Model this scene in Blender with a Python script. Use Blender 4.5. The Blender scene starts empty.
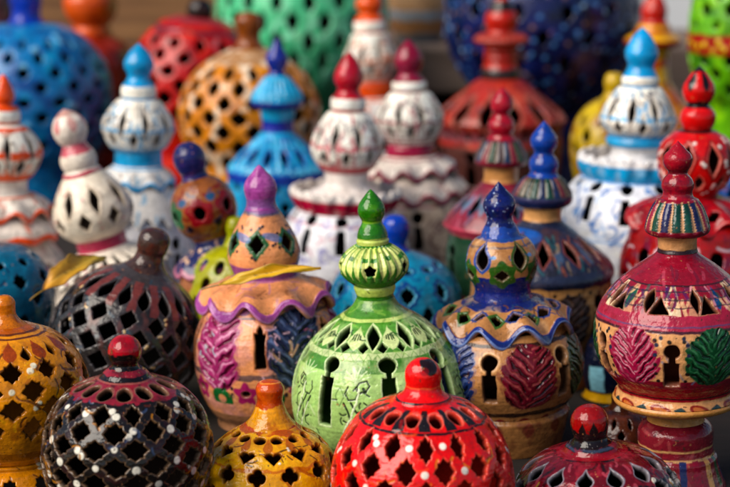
import bpy, math, random
import numpy as np
from mathutils import Vector, Matrix, Euler

# ------------------------------------------------------------------ camera, light
scene = bpy.context.scene
COL = scene.collection
PITCH, HC, FPX = math.radians(11.5), 0.50, 730 * 85 / 36.0
cam = bpy.data.objects.new('camera', bpy.data.cameras.new('camera'))
COL.objects.link(cam)
cam.location = (0, 0, HC)
cam.rotation_euler = (math.pi / 2 - PITCH, 0, 0)
cam.data.lens = 85; cam.data.sensor_width = 36; cam.data.sensor_fit = 'HORIZONTAL'
cam.data.clip_start = 0.05; cam.data.clip_end = 200
cam.data.dof.use_dof = True
cam.data.dof.focus_distance = 1.42
cam.data.dof.aperture_fstop = 5.0
cam.data.dof.aperture_blades = 0
scene.camera = cam

SUN_EL, SUN_AZ = math.radians(40), math.radians(-56)      # azimuth from the camera side, to the left
sdir = Vector((math.cos(SUN_EL) * math.sin(SUN_AZ), -math.cos(SUN_EL) * math.cos(SUN_AZ), math.sin(SUN_EL)))
sun = bpy.data.objects.new('sun', bpy.data.lights.new('sun', 'SUN'))
COL.objects.link(sun)
sun.data.energy = 2.5; sun.data.angle = math.radians(50); sun.data.color = (1.0, 0.90, 0.78)
sun.rotation_euler = sdir.to_track_quat('Z', 'Y').to_euler()
sun.location = (-2, -1, 4)
world = bpy.data.worlds.new('World'); scene.world = world
world.use_nodes = True
nt = world.node_tree
sky = nt.nodes.new('ShaderNodeTexSky'); sky.sky_type = 'NISHITA'; sky.sun_disc = False
sky.sun_elevation = SUN_EL
sky.sun_rotation = math.atan2(sdir.x, sdir.y)
bg = nt.nodes['Background']; bg.inputs['Strength'].default_value = 0.05
nt.links.new(sky.outputs['Color'], bg.inputs['Color'])
scene.view_settings.view_transform = 'Standard'; scene.view_settings.look = 'None'
scene.view_settings.gamma = 1.0; scene.view_settings.exposure = 0.92
scene.cycles.use_denoising = True
scene.cycles.max_bounces = 8
scene.cycles.sample_clamp_indirect = 6.0

# ------------------------------------------------------------------ helpers
def lin(h):
    h = h.lstrip('#')
    c = [int(h[i:i + 2], 16) / 255 for i in (0, 2, 4)]
    return np.array([x / 12.92 if x <= .04045 else ((x + .055) / 1.055) ** 2.4 for x in c])

def tag(o, label=None, cat=None, group=None, kind=None):
    if label: o['label'] = label
    if cat: o['category'] = cat
    if group: o['group'] = group
    if kind: o['kind'] = kind
    return o

_M = (1 << 32) - 1
def _hash(ix, iy, iz, seed):
    h = (ix * 374761393 + iy * 668265263 + iz * 2147483647 + seed * 1274126177) & _M
    h = ((h ^ (h >> 13)) * 1274126177) & _M
    h = h ^ (h >> 16)
    return (h & 0xffff) / 32767.5 - 1.0

def vnoise(x, y, z, seed=0):
    x, y, z = np.broadcast_arrays(x, y, z)
    fx, fy, fz = np.floor(x), np.floor(y), np.floor(z)
    ix, iy, iz = fx.astype(np.int64), fy.astype(np.int64), fz.astype(np.int64)
    u, v, w = x - fx, y - fy, z - fz
    u = u * u * (3 - 2 * u); v = v * v * (3 - 2 * v); w = w * w * (3 - 2 * w)
    def c(a, b, d): return _hash(ix + a, iy + b, iz + d, seed)
    a0 = c(0, 0, 0) * (1 - u) + c(1, 0, 0) * u
    a1 = c(0, 1, 0) * (1 - u) + c(1, 1, 0) * u
    b0 = c(0, 0, 1) * (1 - u) + c(1, 0, 1) * u
    b1 = c(0, 1, 1) * (1 - u) + c(1, 1, 1) * u
    return (a0 * (1 - v) + a1 * v) * (1 - w) + (b0 * (1 - v) + b1 * v) * w

def ray(py):
    b = (243.5 - py) / FPX
    return math.cos(PITCH) + b * math.sin(PITCH), -math.sin(PITCH) + b * math.cos(PITCH)
def z_of(py, d):
    c, s = ray(py); return HC + d / c * s
def k_of(py, d):
    c, s = ray(py); return d / c / FPX
def ground_py(d):
    a = math.atan2(HC, d) - PITCH
    return 243.5 + FPX * math.tan(a)

# ------------------------------------------------------------------ materials
def node_mat(name):
    m = bpy.data.materials.new(name); m.use_nodes = True
    return m, m.node_tree.nodes, m.node_tree.links, m.node_tree.nodes['Principled BSDF']

def glaze_material():
    m, N, L, P = node_mat('painted_glaze')
    at = N.new('ShaderNodeAttribute'); at.attribute_name = 'paint'
    tc = N.new('ShaderNodeTexCoord')
    n1 = N.new('ShaderNodeTexNoise'); n1.inputs['Scale'].default_value = 55; n1.inputs['Detail'].default_value = 5
    n1.inputs['Roughness'].default_value = 0.62
    n2 = N.new('ShaderNodeTexNoise'); n2.inputs['Scale'].default_value = 420; n2.inputs['Detail'].default_value = 3
    L.new(tc.outputs['Object'], n1.inputs['Vector']); L.new(tc.outputs['Object'], n2.inputs['Vector'])
    r1 = N.new('ShaderNodeMapRange'); r1.inputs[1].default_value = .3; r1.inputs[2].default_value = .7
    r1.inputs[3].default_value = .8; r1.inputs[4].default_value = 1.18
    r2 = N.new('ShaderNodeMapRange'); r2.inputs[1].default_value = .3; r2.inputs[2].default_value = .7
    r2.inputs[3].default_value = .86; r2.inputs[4].default_value = 1.1
    L.new(n1.outputs['Fac'], r1.inputs[0]); L.new(n2.outputs['Fac'], r2.inputs[0])
    mu = N.new('ShaderNodeMath'); mu.operation = 'MULTIPLY'
    L.new(r1.outputs[0], mu.inputs[0]); L.new(r2.outputs[0], mu.inputs[1])
    vm = N.new('ShaderNodeVectorMath'); vm.operation = 'SCALE'
    L.new(at.outputs['Color'], vm.inputs[0]); L.new(mu.outputs[0], vm.inputs['Scale'])
    # small dark fly specks and iron spots in the glaze
    n4 = N.new('ShaderNodeTexNoise'); n4.inputs['Scale'].default_value = 260; n4.inputs['Detail'].default_value = 1
    L.new(tc.outputs['Object'], n4.inputs['Vector'])
    sp = N.new('ShaderNodeMapRange'); sp.inputs[1].default_value = .71; sp.inputs[2].default_value = .76
    L.new(n4.outputs['Fac'], sp.inputs[0])
    mx = N.new('ShaderNodeMix'); mx.data_type = 'RGBA'; mx.inputs['B'].default_value = (.035, .02, .012, 1)
    sc = N.new('ShaderNodeMath'); sc.operation = 'MULTIPLY'; sc.inputs[1].default_value = .7
    L.new(sp.outputs[0], sc.inputs[0]); L.new(sc.outputs[0], mx.inputs['Factor'])
    L.new(vm.outputs['Vector'], mx.inputs['A'])
    L.new(mx.outputs['Result'], P.inputs['Base Color'])
    rr = N.new('ShaderNodeMath'); rr.operation = 'MULTIPLY_ADD'; rr.inputs[1].default_value = .46
    sb = N.new('ShaderNodeMath'); sb.operation = 'SUBTRACT'; sb.inputs[1].default_value = .2
    L.new(at.outputs['Alpha'], sb.inputs[0])
    L.new(n1.outputs['Fac'], rr.inputs[0]); L.new(sb.outputs[0], rr.inputs[2])
    cl = N.new('ShaderNodeClamp'); cl.inputs['Min'].default_value = .04
    L.new(rr.outputs[0], cl.inputs['Value']); L.new(cl.outputs[0], P.inputs['Roughness'])
    P.inputs['IOR'].default_value = 1.52
    sr = N.new('ShaderNodeMapRange'); sr.inputs[1].default_value = .6; sr.inputs[2].default_value = .9; sr.inputs[3].default_value = .43; sr.inputs[4].default_value = .04
    L.new(at.outputs['Alpha'], sr.inputs[0]); L.new(sr.outputs[0], P.inputs['Specular IOR Level'])
    n3 = N.new('ShaderNodeTexNoise'); n3.inputs['Scale'].default_value = 140; n3.inputs['Detail'].default_value = 2
    L.new(tc.outputs['Object'], n3.inputs['Vector'])
    b1 = N.new('ShaderNodeBump'); b1.inputs['Strength'].default_value = .45; b1.inputs['Distance'].default_value = .0022
    L.new(n3.outputs['Fac'], b1.inputs['Height'])
    b2 = N.new('ShaderNodeBump'); b2.inputs['Strength'].default_value = .25; b2.inputs['Distance'].default_value = .0005
    L.new(n2.outputs['Fac'], b2.inputs['Height']); L.new(b1.outputs['Normal'], b2.inputs['Normal'])
    vo = N.new('ShaderNodeTexVoronoi'); vo.inputs['Scale'].default_value = 330
    L.new(tc.outputs['Object'], vo.inputs['Vector'])
    pr = N.new('ShaderNodeMapRange'); pr.inputs[1].default_value = .06; pr.inputs[2].default_value = .2
    L.new(vo.outputs['Distance'], pr.inputs[0])
    b3 = N.new('ShaderNodeBump'); b3.inputs['Strength'].default_value = .35; b3.inputs['Distance'].default_value = .0005
    L.new(pr.outputs[0], b3.inputs['Height']); L.new(b2.outputs['Normal'], b3.inputs['Normal'])
    L.new(b3.outputs['Normal'], P.inputs['Normal'])
    return m

def wood_material(name, c1, c2, scale, rough=.6, axis=0):
    m, N, L, P = node_mat(name)
    tc = N.new('ShaderNodeTexCoord'); mp = N.new('ShaderNodeMapping')
    s = [scale * 8] * 3; s[axis] = scale * .6
    mp.inputs['Scale'].default_value = s
    n = N.new('ShaderNodeTexNoise'); n.inputs['Scale'].default_value = 3; n.inputs['Detail'].default_value = 6; n.inputs['Distortion'].default_value = .6
    L.new(tc.outputs['Object'], mp.inputs['Vector']); L.new(mp.outputs[0], n.inputs['Vector'])
    cr = N.new('ShaderNodeValToRGB'); cr.color_ramp.elements[0].position = .3; cr.color_ramp.elements[1].position = .7
    cr.color_ramp.elements[0].color = (*lin(c1), 1); cr.color_ramp.elements[1].color = (*lin(c2), 1)
    L.new(n.outputs['Fac'], cr.inputs[0]); L.new(cr.outputs[0], P.inputs['Base Color'])
    P.inputs['Roughness'].default_value = rough
    b = N.new('ShaderNodeBump'); b.inputs['Strength'].default_value = .4; b.inputs['Distance'].default_value = .003
    L.new(n.outputs['Fac'], b.inputs['Height']); L.new(b.outputs[0], P.inputs['Normal'])
    return m

GLAZE = glaze_material()

# ------------------------------------------------------------------ pierced pottery shells
def spline(pts, ds):
    """points (r, py[, corner]) -> dense polyline at a step of about ds"""
    segs, cur = [], [pts[0]]
    for p in pts[1:]:
        cur.append(p)
        if len(p) > 2 and p[2]: segs.append(cur); cur = [p]
    if len(cur) > 1: segs.append(cur)
    out = []
    for sg in segs:
        q = np.array([[p[0], p[1]] for p in sg], float)
        if len(q) == 2: dense = np.linspace(q[0], q[1], 60)
        else:
            e = np.vstack([2 * q[0] - q[1], q, 2 * q[-1] - q[-2]])
            dense = []
            for i in range(1, len(e) - 2):
                p0, p1, p2, p3 = e[i - 1], e[i], e[i + 1], e[i + 2]
                t0 = 0.; t1 = t0 + max(1e-3, np.linalg.norm(p1 - p0)) ** .5
                t2 = t1 + max(1e-3, np.linalg.norm(p2 - p1)) ** .5; t3 = t2 + max(1e-3, np.linalg.norm(p3 - p2)) ** .5
                t = np.linspace(t1, t2, 40, endpoint=False)[:, None]
                A1 = (t1 - t) / (t1 - t0) * p0 + (t - t0) / (t1 - t0) * p1
                A2 = (t2 - t) / (t2 - t1) * p1 + (t - t1) / (t2 - t1) * p2
                A3 = (t3 - t) / (t3 - t2) * p2 + (t - t2) / (t3 - t2) * p3
                B1 = (t2 - t) / (t2 - t0) * A1 + (t - t0) / (t2 - t0) * A2
                B2 = (t3 - t) / (t3 - t1) * A2 + (t - t1) / (t3 - t1) * A3
                dense.append((t2 - t) / (t2 - t1) * B1 + (t - t1) / (t2 - t1) * B2)
            dense = np.vstack(dense + [q[-1:]])
        L = np.r_[0, np.cumsum(np.linalg.norm(np.diff(dense, axis=0), axis=1))]
        n = max(3, int(round(L[-1] / ds)) + 1)
        s = np.linspace(0, L[-1], n)
        rs = np.c_[np.interp(s, L, dense[:, 0]), np.interp(s, L, dense[:, 1])]
        out.append(rs if not out else rs[1:])
    rs = np.vstack(out)
    rs[:, 0] = np.maximum(rs[:, 0], .04)
    return rs

# shapes: signed distances (negative inside) in local px
def ell(rx, ry):
    m = min(rx, ry)
    return lambda x, y: (np.sqrt((x / rx) ** 2 + (y / ry) ** 2) - 1) * m
def dia(w, h, notch=.1, star=0.):
    m = min(w, h) * .8
    q = .5 + notch * 1.15
    def f(x, y):
        X, Y = np.abs(x) / w, np.abs(y) / h
        sd = X + Y - 1
        if notch: sd = np.minimum(sd + .04, (np.maximum(X, Y) - q) * 1.4)
        return sd * m
    return f
def lens(w, h, sharp=1.5):
    return lambda x, y: (np.abs(x) - w * (1 - np.clip(np.abs(y) / h, 0, 1.6) ** sharp))*.8
def drop(w, h):            # pointed at the top, round below
    def f(x, y):
        t = np.clip((y + h) / (2 * h), -.3, 1.3)
        ww = w * np.where(t < 0, t * 2, np.where(t > 1, (1 - t) * 4, np.sin(np.pi * np.clip(t, 0, 1) ** 1.6)))
        return (np.abs(x) - ww) * .85
    return f
def box(w, h):
    return lambda x, y: np.maximum(np.abs(x) - w, np.abs(y) - h)
def flower(r, n=5, amp=.28, rot=0.):
    return lambda x, y: np.hypot(x, y) - r * (1 + amp * np.cos(n * (np.arctan2(x, -y) + rot)))
def club(r):
    def f(x, y):
        d = np.minimum(np.hypot(np.abs(x) - r * .52, y) - r * .52, np.hypot(x, y + r * .55) - r * .5)
        return np.minimum(d, (np.abs(x) * .9 + np.maximum(-y, (y - r * 1.05)) * .8 - r * .0) - r * .08 * 0 if False else np.maximum(np.abs(x) + y * .75 - r * .8, -y - r * .2) * .8)
    return f
def heart(r):
    def f(x, y):
        d = np.hypot(np.abs(x) - r * .5, y + r * .3) - r * .56
        return np.minimum(d, np.maximum(np.abs(x) * 1.0 + y * .95 - r * .95, -y - r * .4) * .75)
    return f
def keyhole(r, sw, sh):
    def f(x, y):
        c = np.hypot(x, y) - r
        nk = np.maximum(np.abs(x) - sw * .4, np.abs(y - r) - r * .7)
        s = np.maximum(np.abs(x) - sw, np.abs(y - (r * 1.5 + sh / 2)) - sh / 2)
        return np.minimum(np.minimum(c, nk), s)
    return f
def poly(pts, w):
    def f(x, y):
        d = None
        for (ax, ay), (bx, by) in zip(pts[:-1], pts[1:]):
            vx, vy = bx - ax, by - ay
            t = np.clip(((x - ax) * vx + (y - ay) * vy) / (vx * vx + vy * vy + 1e-6), 0, 1)
            e = np.hypot(x - ax - t * vx, y - ay - t * vy)
            d = e if d is None else np.minimum(d, e)
        return d - w
    return f

class Surf:
    def __init__(s, lan, prof, thick, disp, seed, wob):
        s.lan, s.thick, s.seed, s.q = lan, thick, seed, lan.q
        s.rng = random.Random(seed)
        rs = spline(prof, s.q)
        s.k = lan.k
        r_m = np.array([r * k_of(y, lan.d) for r, y in rs])
        z_m = np.array([z_of(y, lan.d) for r, y in rs])
        s.r, s.z = r_m / s.k, z_m / s.k
        s.py = rs[:, 1]
        s.S = np.r_[0, np.cumsum(np.hypot(np.diff(s.r), np.diff(s.z)))]
        el = np.array([PITCH + math.atan((y - 243.5) / FPX) for y in s.py])
        s.V = s.py + s.r * np.sin(el)
        rmax = s.r.max()
        fr = np.linspace(-1.75, 1.75, max(24, int(3.5 * rmax / s.q)))
        bk = np.linspace(1.75, 2 * math.pi - 1.75, max(14, int(2.8 * rmax / (s.q * 2.6))) + 1)[1:-1]
        s.th = np.r_[fr, bk]
        s.n, s.m = len(s.S), len(s.th)
        s.X = np.sin(s.th)[None, :] * s.r[:, None]; s.Y = -np.cos(s.th)[None, :] * s.r[:, None]
        Z = s.z[:, None]
        s.w1 = vnoise(s.X / 9, s.Y / 9, Z / 9, seed) * .9 + vnoise(s.X / 3, s.Y / 3, Z / 3, seed + 9) * .3
        s.w2 = vnoise(s.X / 9, s.Y / 9, Z / 9, seed + 1) * .9 + vnoise(s.X / 3, s.Y / 3, Z / 3, seed + 8) * .3
        s.big = vnoise(s.X / 22, s.Y / 22, Z / 22, seed + 2)
        s.C = np.zeros((s.n, s.m, 4)); s.C[..., 3] = .2
        s.H = np.zeros((s.n, s.m)); s.F = np.full((s.n, s.m), 1e3)
        s.wob = wob
        s.disp = disp
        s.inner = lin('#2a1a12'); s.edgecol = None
        s.end_round = False
    # -- coordinates
    def Sv(s, v): return float(np.interp(v, s.V, s.S)) if s.V[-1] > s.V[0] else float(np.interp(-v, -s.V, s.S))
    def Rv(s, v): return float(np.interp(s.Sv(v), s.S, s.r))
    def local(s, th, v, rad, rot=0, wob=1.):
        sv = s.Sv(v); rows = np.nonzero(np.abs(s.S - sv) < rad + 2)[0]
        if len(rows) == 0: return None
        dth = (s.th - math.radians(th) + math.pi) % (2 * math.pi) - math.pi
        rm = max(.5, s.r[rows].min())
        cols = np.nonzero(np.abs(dth) * rm < rad + 2)[0]
        if len(cols) == 0: return None
        ix = np.ix_(rows, cols)
        x = dth[cols][None, :] * s.r[rows][:, None] + s.w1[ix] * wob
        y = (s.S[rows] - sv)[:, None] + s.w2[ix] * wob
        if rot:
            c, q = math.cos(math.radians(rot)), math.sin(math.radians(rot))
            x, y = x * c + y * q, -x * q + y * c
        return ix, x, y
    def ringl(s, v, n, off, rad, jit=0., wob=1.):
        sv = s.Sv(v); rows = np.nonzero(np.abs(s.S - sv) < rad + 2)[0]
        u = s.th * n / (2 * math.pi) + off + 1000
        cell = np.floor(u).astype(int) % n; f = u - np.floor(u) - .5
        jx = np.array([s.rng.uniform(-jit, jit) for _ in range(n)]); jy = np.array([s.rng.uniform(-jit, jit) for _ in range(n)])
        ix = np.ix_(rows, np.arange(s.m))
        x = f[None, :] * (2 * math.pi / n) * s.r[rows][:, None] + jx[cell][None, :] + s.w1[ix] * wob
        y = (s.S[rows] - sv)[:, None] + jy[cell][None, :] + s.w2[ix] * wob
        return ix, x, y, cell
    # -- painting
    def fill(s, c, rough=None):
        s.C[..., :3] = lin(c) if isinstance(c, str) else c
        if rough is not None: s.C[..., 3] = rough
    def put(s, ix, sd, c, a=1., h=0., aa=None, rough=None):
        aa = aa or max(.7, s.q)
        cov = np.clip(.5 - sd / aa, 0, 1) * a
        c = lin(c) if isinstance(c, str) else c
        sub = s.C[ix]
        sub[..., :3] += (c - sub[..., :3]) * cov[..., None]
        if rough is not None: sub[..., 3] += (rough - sub[..., 3]) * cov
        s.C[ix] = sub
        if h: s.H[ix] += h * np.clip(.5 - sd / 1.6, 0, 1)
    def shape(s, fn, th, v, rad, c, rot=0, a=1., h=0., wob=1., aa=None, rough=None):
        l = s.local(th, v, rad, rot, wob)
        if l: s.put(l[0], fn(l[1], l[2]), c, a, h, aa, rough)
    def cut(s, fn, th, v, rad, rot=0, wob=1.):
        l = s.local(th, v, rad, rot, wob)
        if l: s.F[l[0]] = np.minimum(s.F[l[0]], fn(l[1], l[2]))
    def ring(s, fn, v, n, rad, c, off=0., jit=0., a=1., h=0., wob=1., aa=None, only=None):
        ix, x, y, cell = s.ringl(v, n, off, rad, jit, wob)
        sd = fn(x, y)
        if only is not None: sd = np.where(only(cell)[None, :], sd, 99)
        s.put(ix, sd, c, a, h, aa)
    def rcut(s, fn, v, n, rad, off=0., jit=0., wob=1.):
        ix, x, y, cell = s.ringl(v, n, off, rad, jit, wob)
        s.F[ix] = np.minimum(s.F[ix], fn(x, y))
    def band(s, v0, v1, c, w=1., a=1., h=0., aa=None, rough=None):
        a0, a1 = s.Sv(v0), s.Sv(v1)
        if v0 < s.V.min(): a0 = -9
        if v1 > s.V.max(): a1 = s.S[-1] + 9
        y = s.S[:, None] + s.w2 * w
        sd = np.maximum(a0 - y, y - a1)
        s.put(np.ix_(np.arange(s.n), np.arange(s.m)), sd, c, a, h, aa, rough)
    def endband(s, width, c, w=.6, a=1., h=0., start=False):
        y = s.S[:, None] + s.w2 * w
        sd = (y - width) if start else (s.S[-1] - width - y)
        s.put(np.ix_(np.arange(s.n), np.arange(s.m)), sd, c, a, h)
    def mottle(s, c, scale=14, lo=.1, hi=.5, a=.8, seed=5, stretch=1.):
        n = vnoise(s.X / scale, s.Y / scale, s.z[:, None] / scale / stretch, s.seed + seed)
        n = n * .7 + .3 * vnoise(s.X / scale * 2.7, s.Y / scale * 2.7, s.z[:, None] / scale / stretch * 2.7, s.seed + seed + 40)
        t = np.clip((n - lo) / (hi - lo), 0, 1) * a
        c = lin(c) if isinstance(c, str) else c
        s.C[..., :3] += (c - s.C[..., :3]) * t[..., None]
    def flute(s, n, amp, v0, v1, c=None, ca=.8, power=1.):
        g = np.abs(np.sin(s.th * n / 2))[None, :] ** power
        a0, a1 = s.Sv(v0), s.Sv(v1)
        e = np.clip((s.S - a0) / 3, 0, 1) * np.clip((a1 - s.S) / 3, 0, 1)
        s.H += (g - 1) * amp * e[:, None]
        if c is not None:
            c = lin(c) if isinstance(c, str) else c
            t = np.clip((.42 - g) / .25, 0, 1) * e[:, None] * ca
            s.C[..., :3] += (c - s.C[..., :3]) * t[..., None]
    def leaf(s, th, v, W, L, c, c2, rot=0, n=6, depth=1.5, slope=.75, lobe=.14, slit=None):
        """a painted leaf with carved herringbone strokes; L = length, W = half-width"""
        l = s.local(th, v, max(W, L / 2) * 1.4, rot, wob=1.6)
        if not l: return
        ix, x, y = l
        ph = s.rng.uniform(-1, 1); bend = s.rng.uniform(-.14, .14)
        x = x - bend * L * ((2 * y / L) ** 2 - .4)
        nz = vnoise(s.X[ix] / 7, s.Y[ix] / 7, (s.z[:, None] * np.ones((1, s.m)))[ix] / 7, s.seed + int(th) % 97)
        t = np.clip(np.abs(2 * y / L), 0, 1.3)
        side = np.where(x > 0, .37, 0.)
        p = L / n
        qv = (y + np.abs(x) * (slope + .1 * ph) + nz * 2.6 + s.w2[ix] * 1.2) / p + side
        fr = qv - np.floor(qv)
        saw = np.abs(fr - .5) * 2
        lob = np.sin(np.floor(qv) * 7.3 + side * 9) * .08
        w = W * np.clip(1 - t ** 2.4, 0, 1) ** .55
        out = (np.abs(x) - w * (.98 + lob - lobe * np.clip((saw - .35) / .6, 0, 1))) * .8
        out = np.where(t > 1, 5, out)
        s.put(ix, out, c)
        ins = np.clip(-out / 2, 0, 1)
        sub = s.C[ix]; cc = lin(c2); dk = lin(c) * .45
        st = np.clip((saw - .70) / .2, 0, 1) * ins                      # scratched grooves show the lighter slip
        sub[..., :3] += (cc - sub[..., :3]) * (st * np.clip(.62 + nz * .7, .1, .95))[..., None]
        dkm = np.clip((.30 - saw) / .3, 0, 1) * ins * np.clip(.45 - nz * .8, 0, .8)
        sub[..., :3] += (dk - sub[..., :3]) * dkm[..., None]
        if slit:
            sl = np.clip((.34 - saw) / .12, 0, 1) * np.clip((np.abs(x) - W * .12) / 1.5, 0, 1) * np.clip((W * .78 - np.abs(x)) / 2, 0, 1) * ins
            sub[..., :3] += (lin(slit) - sub[..., :3]) * (sl * .9)[..., None]; s.H[ix] -= sl * depth * 1.2
        s.C[ix] = sub
        s.put(ix, np.where(t < 1.25, np.abs(out - 1.2) - .6 - nz, 9), c, a=.5)
        s.H[ix] += (-depth * (.3 if slit else 1) * np.clip((saw - .55) / .4, 0, 1) * ins) + .2 * np.clip(.5 - out / 2, 0, 1)
    def brushy(s, cols, num, ln, w, v0, v1, a=.75, thlim=115, curl=.6, up=None):
        for c in cols: s.strokes(num, ln, w, c, v0, v1, thlim=thlim, minF=1.2, curl=curl, h=0, a=a, up=up)
    def dots(s, num, rad, c, v0, v1, h=1.0, thlim=110, minF=.7, pair=.45, maxF=1e9):
        done = []
        for _ in range(num * 60):
            if len(done) >= num: break
            th = s.rng.uniform(-thlim, thlim); v = s.rng.uniform(v0, v1)
            sv = s.Sv(v); i = int(np.argmin(np.abs(s.S - sv))); j = int(np.argmin(np.abs(((s.th - math.radians(th)) + math.pi) % (2 * math.pi) - math.pi)))
            if not (rad * minF < s.F[i, j] < maxF): continue
            x0 = math.radians(th) * s.r[i]
            if any(math.hypot(x0 - a, sv - b) < rad * 3.4 for a, b in done): continue
            done.append((x0, sv))
            rr = rad * s.rng.uniform(.8, 1.12)
            s.shape(ell(rr, rr * s.rng.uniform(.88, 1.1)), th, v, rr + 1, c, h=h, wob=.3)
            if s.rng.random() < pair:
                a = s.rng.uniform(0, 6.28); dd = rr * 2.0
                s.shape(ell(rr * .9, rr * .9), th + math.degrees(dd * math.cos(a) / s.r[i]), v + dd * math.sin(a) * .8, rr + 1, c, h=h, wob=.3)
    def strokes(s, num, ln, w, c, v0, v1, thlim=100, minF=2., curl=1.2, h=-.4, a=.9, up=None):
        for _ in range(num):
            th = s.rng.uniform(-thlim, thlim); v = s.rng.uniform(v0, v1)
            i = int(np.argmin(np.abs(s.S - s.Sv(v)))); j = int(np.argmin(np.abs(((s.th - math.radians(th)) + math.pi) % (2 * math.pi) - math.pi)))
            if s.F[i, j] < minF: continue
            ang = s.rng.uniform(0, 6.28) if up is None else math.pi / 2 + s.rng.uniform(-up, up); cu = s.rng.uniform(-curl, curl); x = y = 0.; pts = [(0, 0)]
            LL = ln * s.rng.uniform(.6, 1.3)
            for q in range(7):
                x += LL / 7 * math.cos(ang); y += LL / 7 * math.sin(ang); ang += cu / 4; pts.append((x, y))
            s.shape(poly(pts, w * s.rng.uniform(.7, 1.2)), th, v, LL + 3, c, h=h, a=a, wob=.5)
    def lattice(s, rows, n, web=2.6, notch=.1, off0=0., star=0., jit=.6, hs=1., dots=None):
        after = []
        for i, v in enumerate(rows):
            R = s.Rv(v); w = math.pi * R / n - web
            up = rows[i - 1] if i else 2 * rows[0] - rows[1]
            dn = rows[i + 1] if i + 1 < len(rows) else 2 * rows[-1] - rows[-2]
            h = .5 * (s.Sv(dn) - s.Sv(up)) * hs - web * .9
            if i == 0: h = (s.Sv(dn) - s.Sv(v)) * hs - web * .9
            s.rcut(dia(w, h, notch, star), v, n, h * 1.3 + 2, off0 + .5 * (i % 2), jit)
            if dots: after.append((v, off0 + .5 * (i % 2)))
        for v, off in after:
            rad, c, prob = dots
            for q in range(n):
                th = math.degrees((q - off) * 2 * math.pi / n)
                th = (th + 180) % 360 - 180
                if abs(th) > 112 or s.rng.random() > prob: continue
                R = s.Rv(v); g = math.degrees(1 / R)
                rr = rad * s.rng.uniform(.8, 1.1)
                dx, dy = s.rng.uniform(-1.5, 1.5), s.rng.uniform(-2.5, 2.5)
                s.shape(ell(rr, rr), th + dx * g, v + dy, rr + 2, c, h=.3, wob=.35)
                if s.rng.random() < .45:
                    an = s.rng.choice((.9, -.9, 2.2, -2.2)); s.shape(ell(rr * .9, rr * .9), th + (dx + 2.1 * rr * math.cos(an)) * g, v + dy + 2.0 * rr * math.sin(an) * .9, rr + 2, c, h=.3, wob=.35)
    def wear(s, amt):
        """brush streaks, throwing rings and small chips down to the clay"""
        arc = s.th[None, :] * np.maximum(s.r[:, None], 4.)
        y = s.S[:, None] + s.w2 * 1.2
        st = vnoise(arc / 16, y / 2.6, s.big * 1.5, s.seed + 61) * .6 + vnoise(arc / 5, y / 1.3, s.big, s.seed + 62) * .4
        pat = vnoise(s.X / 6, s.Y / 6, s.z[:, None] / 6, s.seed + 63)
        s.C[..., :3] *= (1 + amt * (.16 * st + .13 * pat))[..., None]
        ch = vnoise(s.X / 3.1, s.Y / 3.1, s.z[:, None] / 3.1, s.seed + 64) + .45 * vnoise(s.X / 1.3, s.Y / 1.3, s.z[:, None] / 1.3, s.seed + 65)
        t = np.clip((ch - .92) / .12, 0, 1) * np.clip((pat + .3) / .3, 0, 1) * amt * .75
        clay = lin('#9a6a48')
        s.C[..., :3] += (clay - s.C[..., :3]) * t[..., None]
        s.C[..., 3] += t * .25
        s.H += .10 * vnoise(0 * arc, s.S[:, None] / 2.2, 0 * arc, s.seed + 66) * np.clip(s.r / 12, 0, 1)[:, None]
    # -- mesh
    def emit(s, name, parent, ends=True):
        if s.lan.closed and s.thick:
            s.F = np.maximum(s.F, (np.minimum(np.abs(s.th), 2 * math.pi - np.abs(s.th)) - 2.0)[None, :] * s.r[:, None])  # unseen backs left unpierced, shaped this way to keep the interiors dark
        n, m, k = s.n, s.m, s.k
        r = s.r[:, None] * np.ones((1, m)); z = s.z[:, None] * np.ones((1, m))
        r = r + s.wob * s.big * np.clip(s.r / 20, 0, 1)[:, None]
        if s.disp:
            t = (s.S / s.S[-1])[:, None]
            dr, dz = s.disp(s.th[None, :], t)
            r = r + dr; z = z + dz
        P = np.stack([np.sin(s.th)[None, :] * r, -np.cos(s.th)[None, :] * r, z], -1)
        dv = np.empty_like(P); dv[1:-1] = P[2:] - P[:-2]; dv[0] = P[1] - P[0]; dv[-1] = P[-1] - P[-2]
        du = np.roll(P, -1, 1) - np.roll(P, 1, 1)
        N = np.cross(dv, du); N /= np.linalg.norm(N, axis=-1, keepdims=True) + 1e-9
        F = s.F
        if s.end_round: F = np.minimum(F, (s.S[-1] - s.S)[:, None] + .15)
        rr = min(1.15, (s.thick or 2) * .4)
        e = np.clip(1 - F / rr, 0, 1)
        off = -rr * (1 - np.sqrt(1 - e * e * .98))
        Po = P + N * (s.H + off)[..., None]
        C = s.C.copy()
        lum = (C[..., :3] @ np.array([.25, .65, .1]))[..., None]
        C[..., :3] = np.clip(lum + (C[..., :3] - lum) * 1.16, .002, .9)
        if s.edgecol is not None:
            t = np.clip(1.25 - s.F / 1.2, 0, 1) * .8
            C[..., :3] += (s.edgecol - C[..., :3]) * t[..., None]
        F = s.F
        ins = F > 0
        wrap = lambda A: np.concatenate([A, A[:, :1]], 1)
        vid = np.full((n, m), -1, np.int64); cnt = int(ins.sum()); vid[ins] = np.arange(cnt)
        # edge crossings
        nxt = np.roll(ins, -1, 1); Fn = np.roll(F, -1, 1)
        hx = ins != nxt
        hid = np.full((n, m), -1, np.int64); hid[hx] = cnt + np.arange(int(hx.sum())); c2 = cnt + int(hx.sum())
        vx = ins[:-1] != ins[1:]
        vvid = np.full((n - 1, m), -1, np.int64); vvid[vx] = c2 + np.arange(int(vx.sum())); tot = c2 + int(vx.sum())
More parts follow.
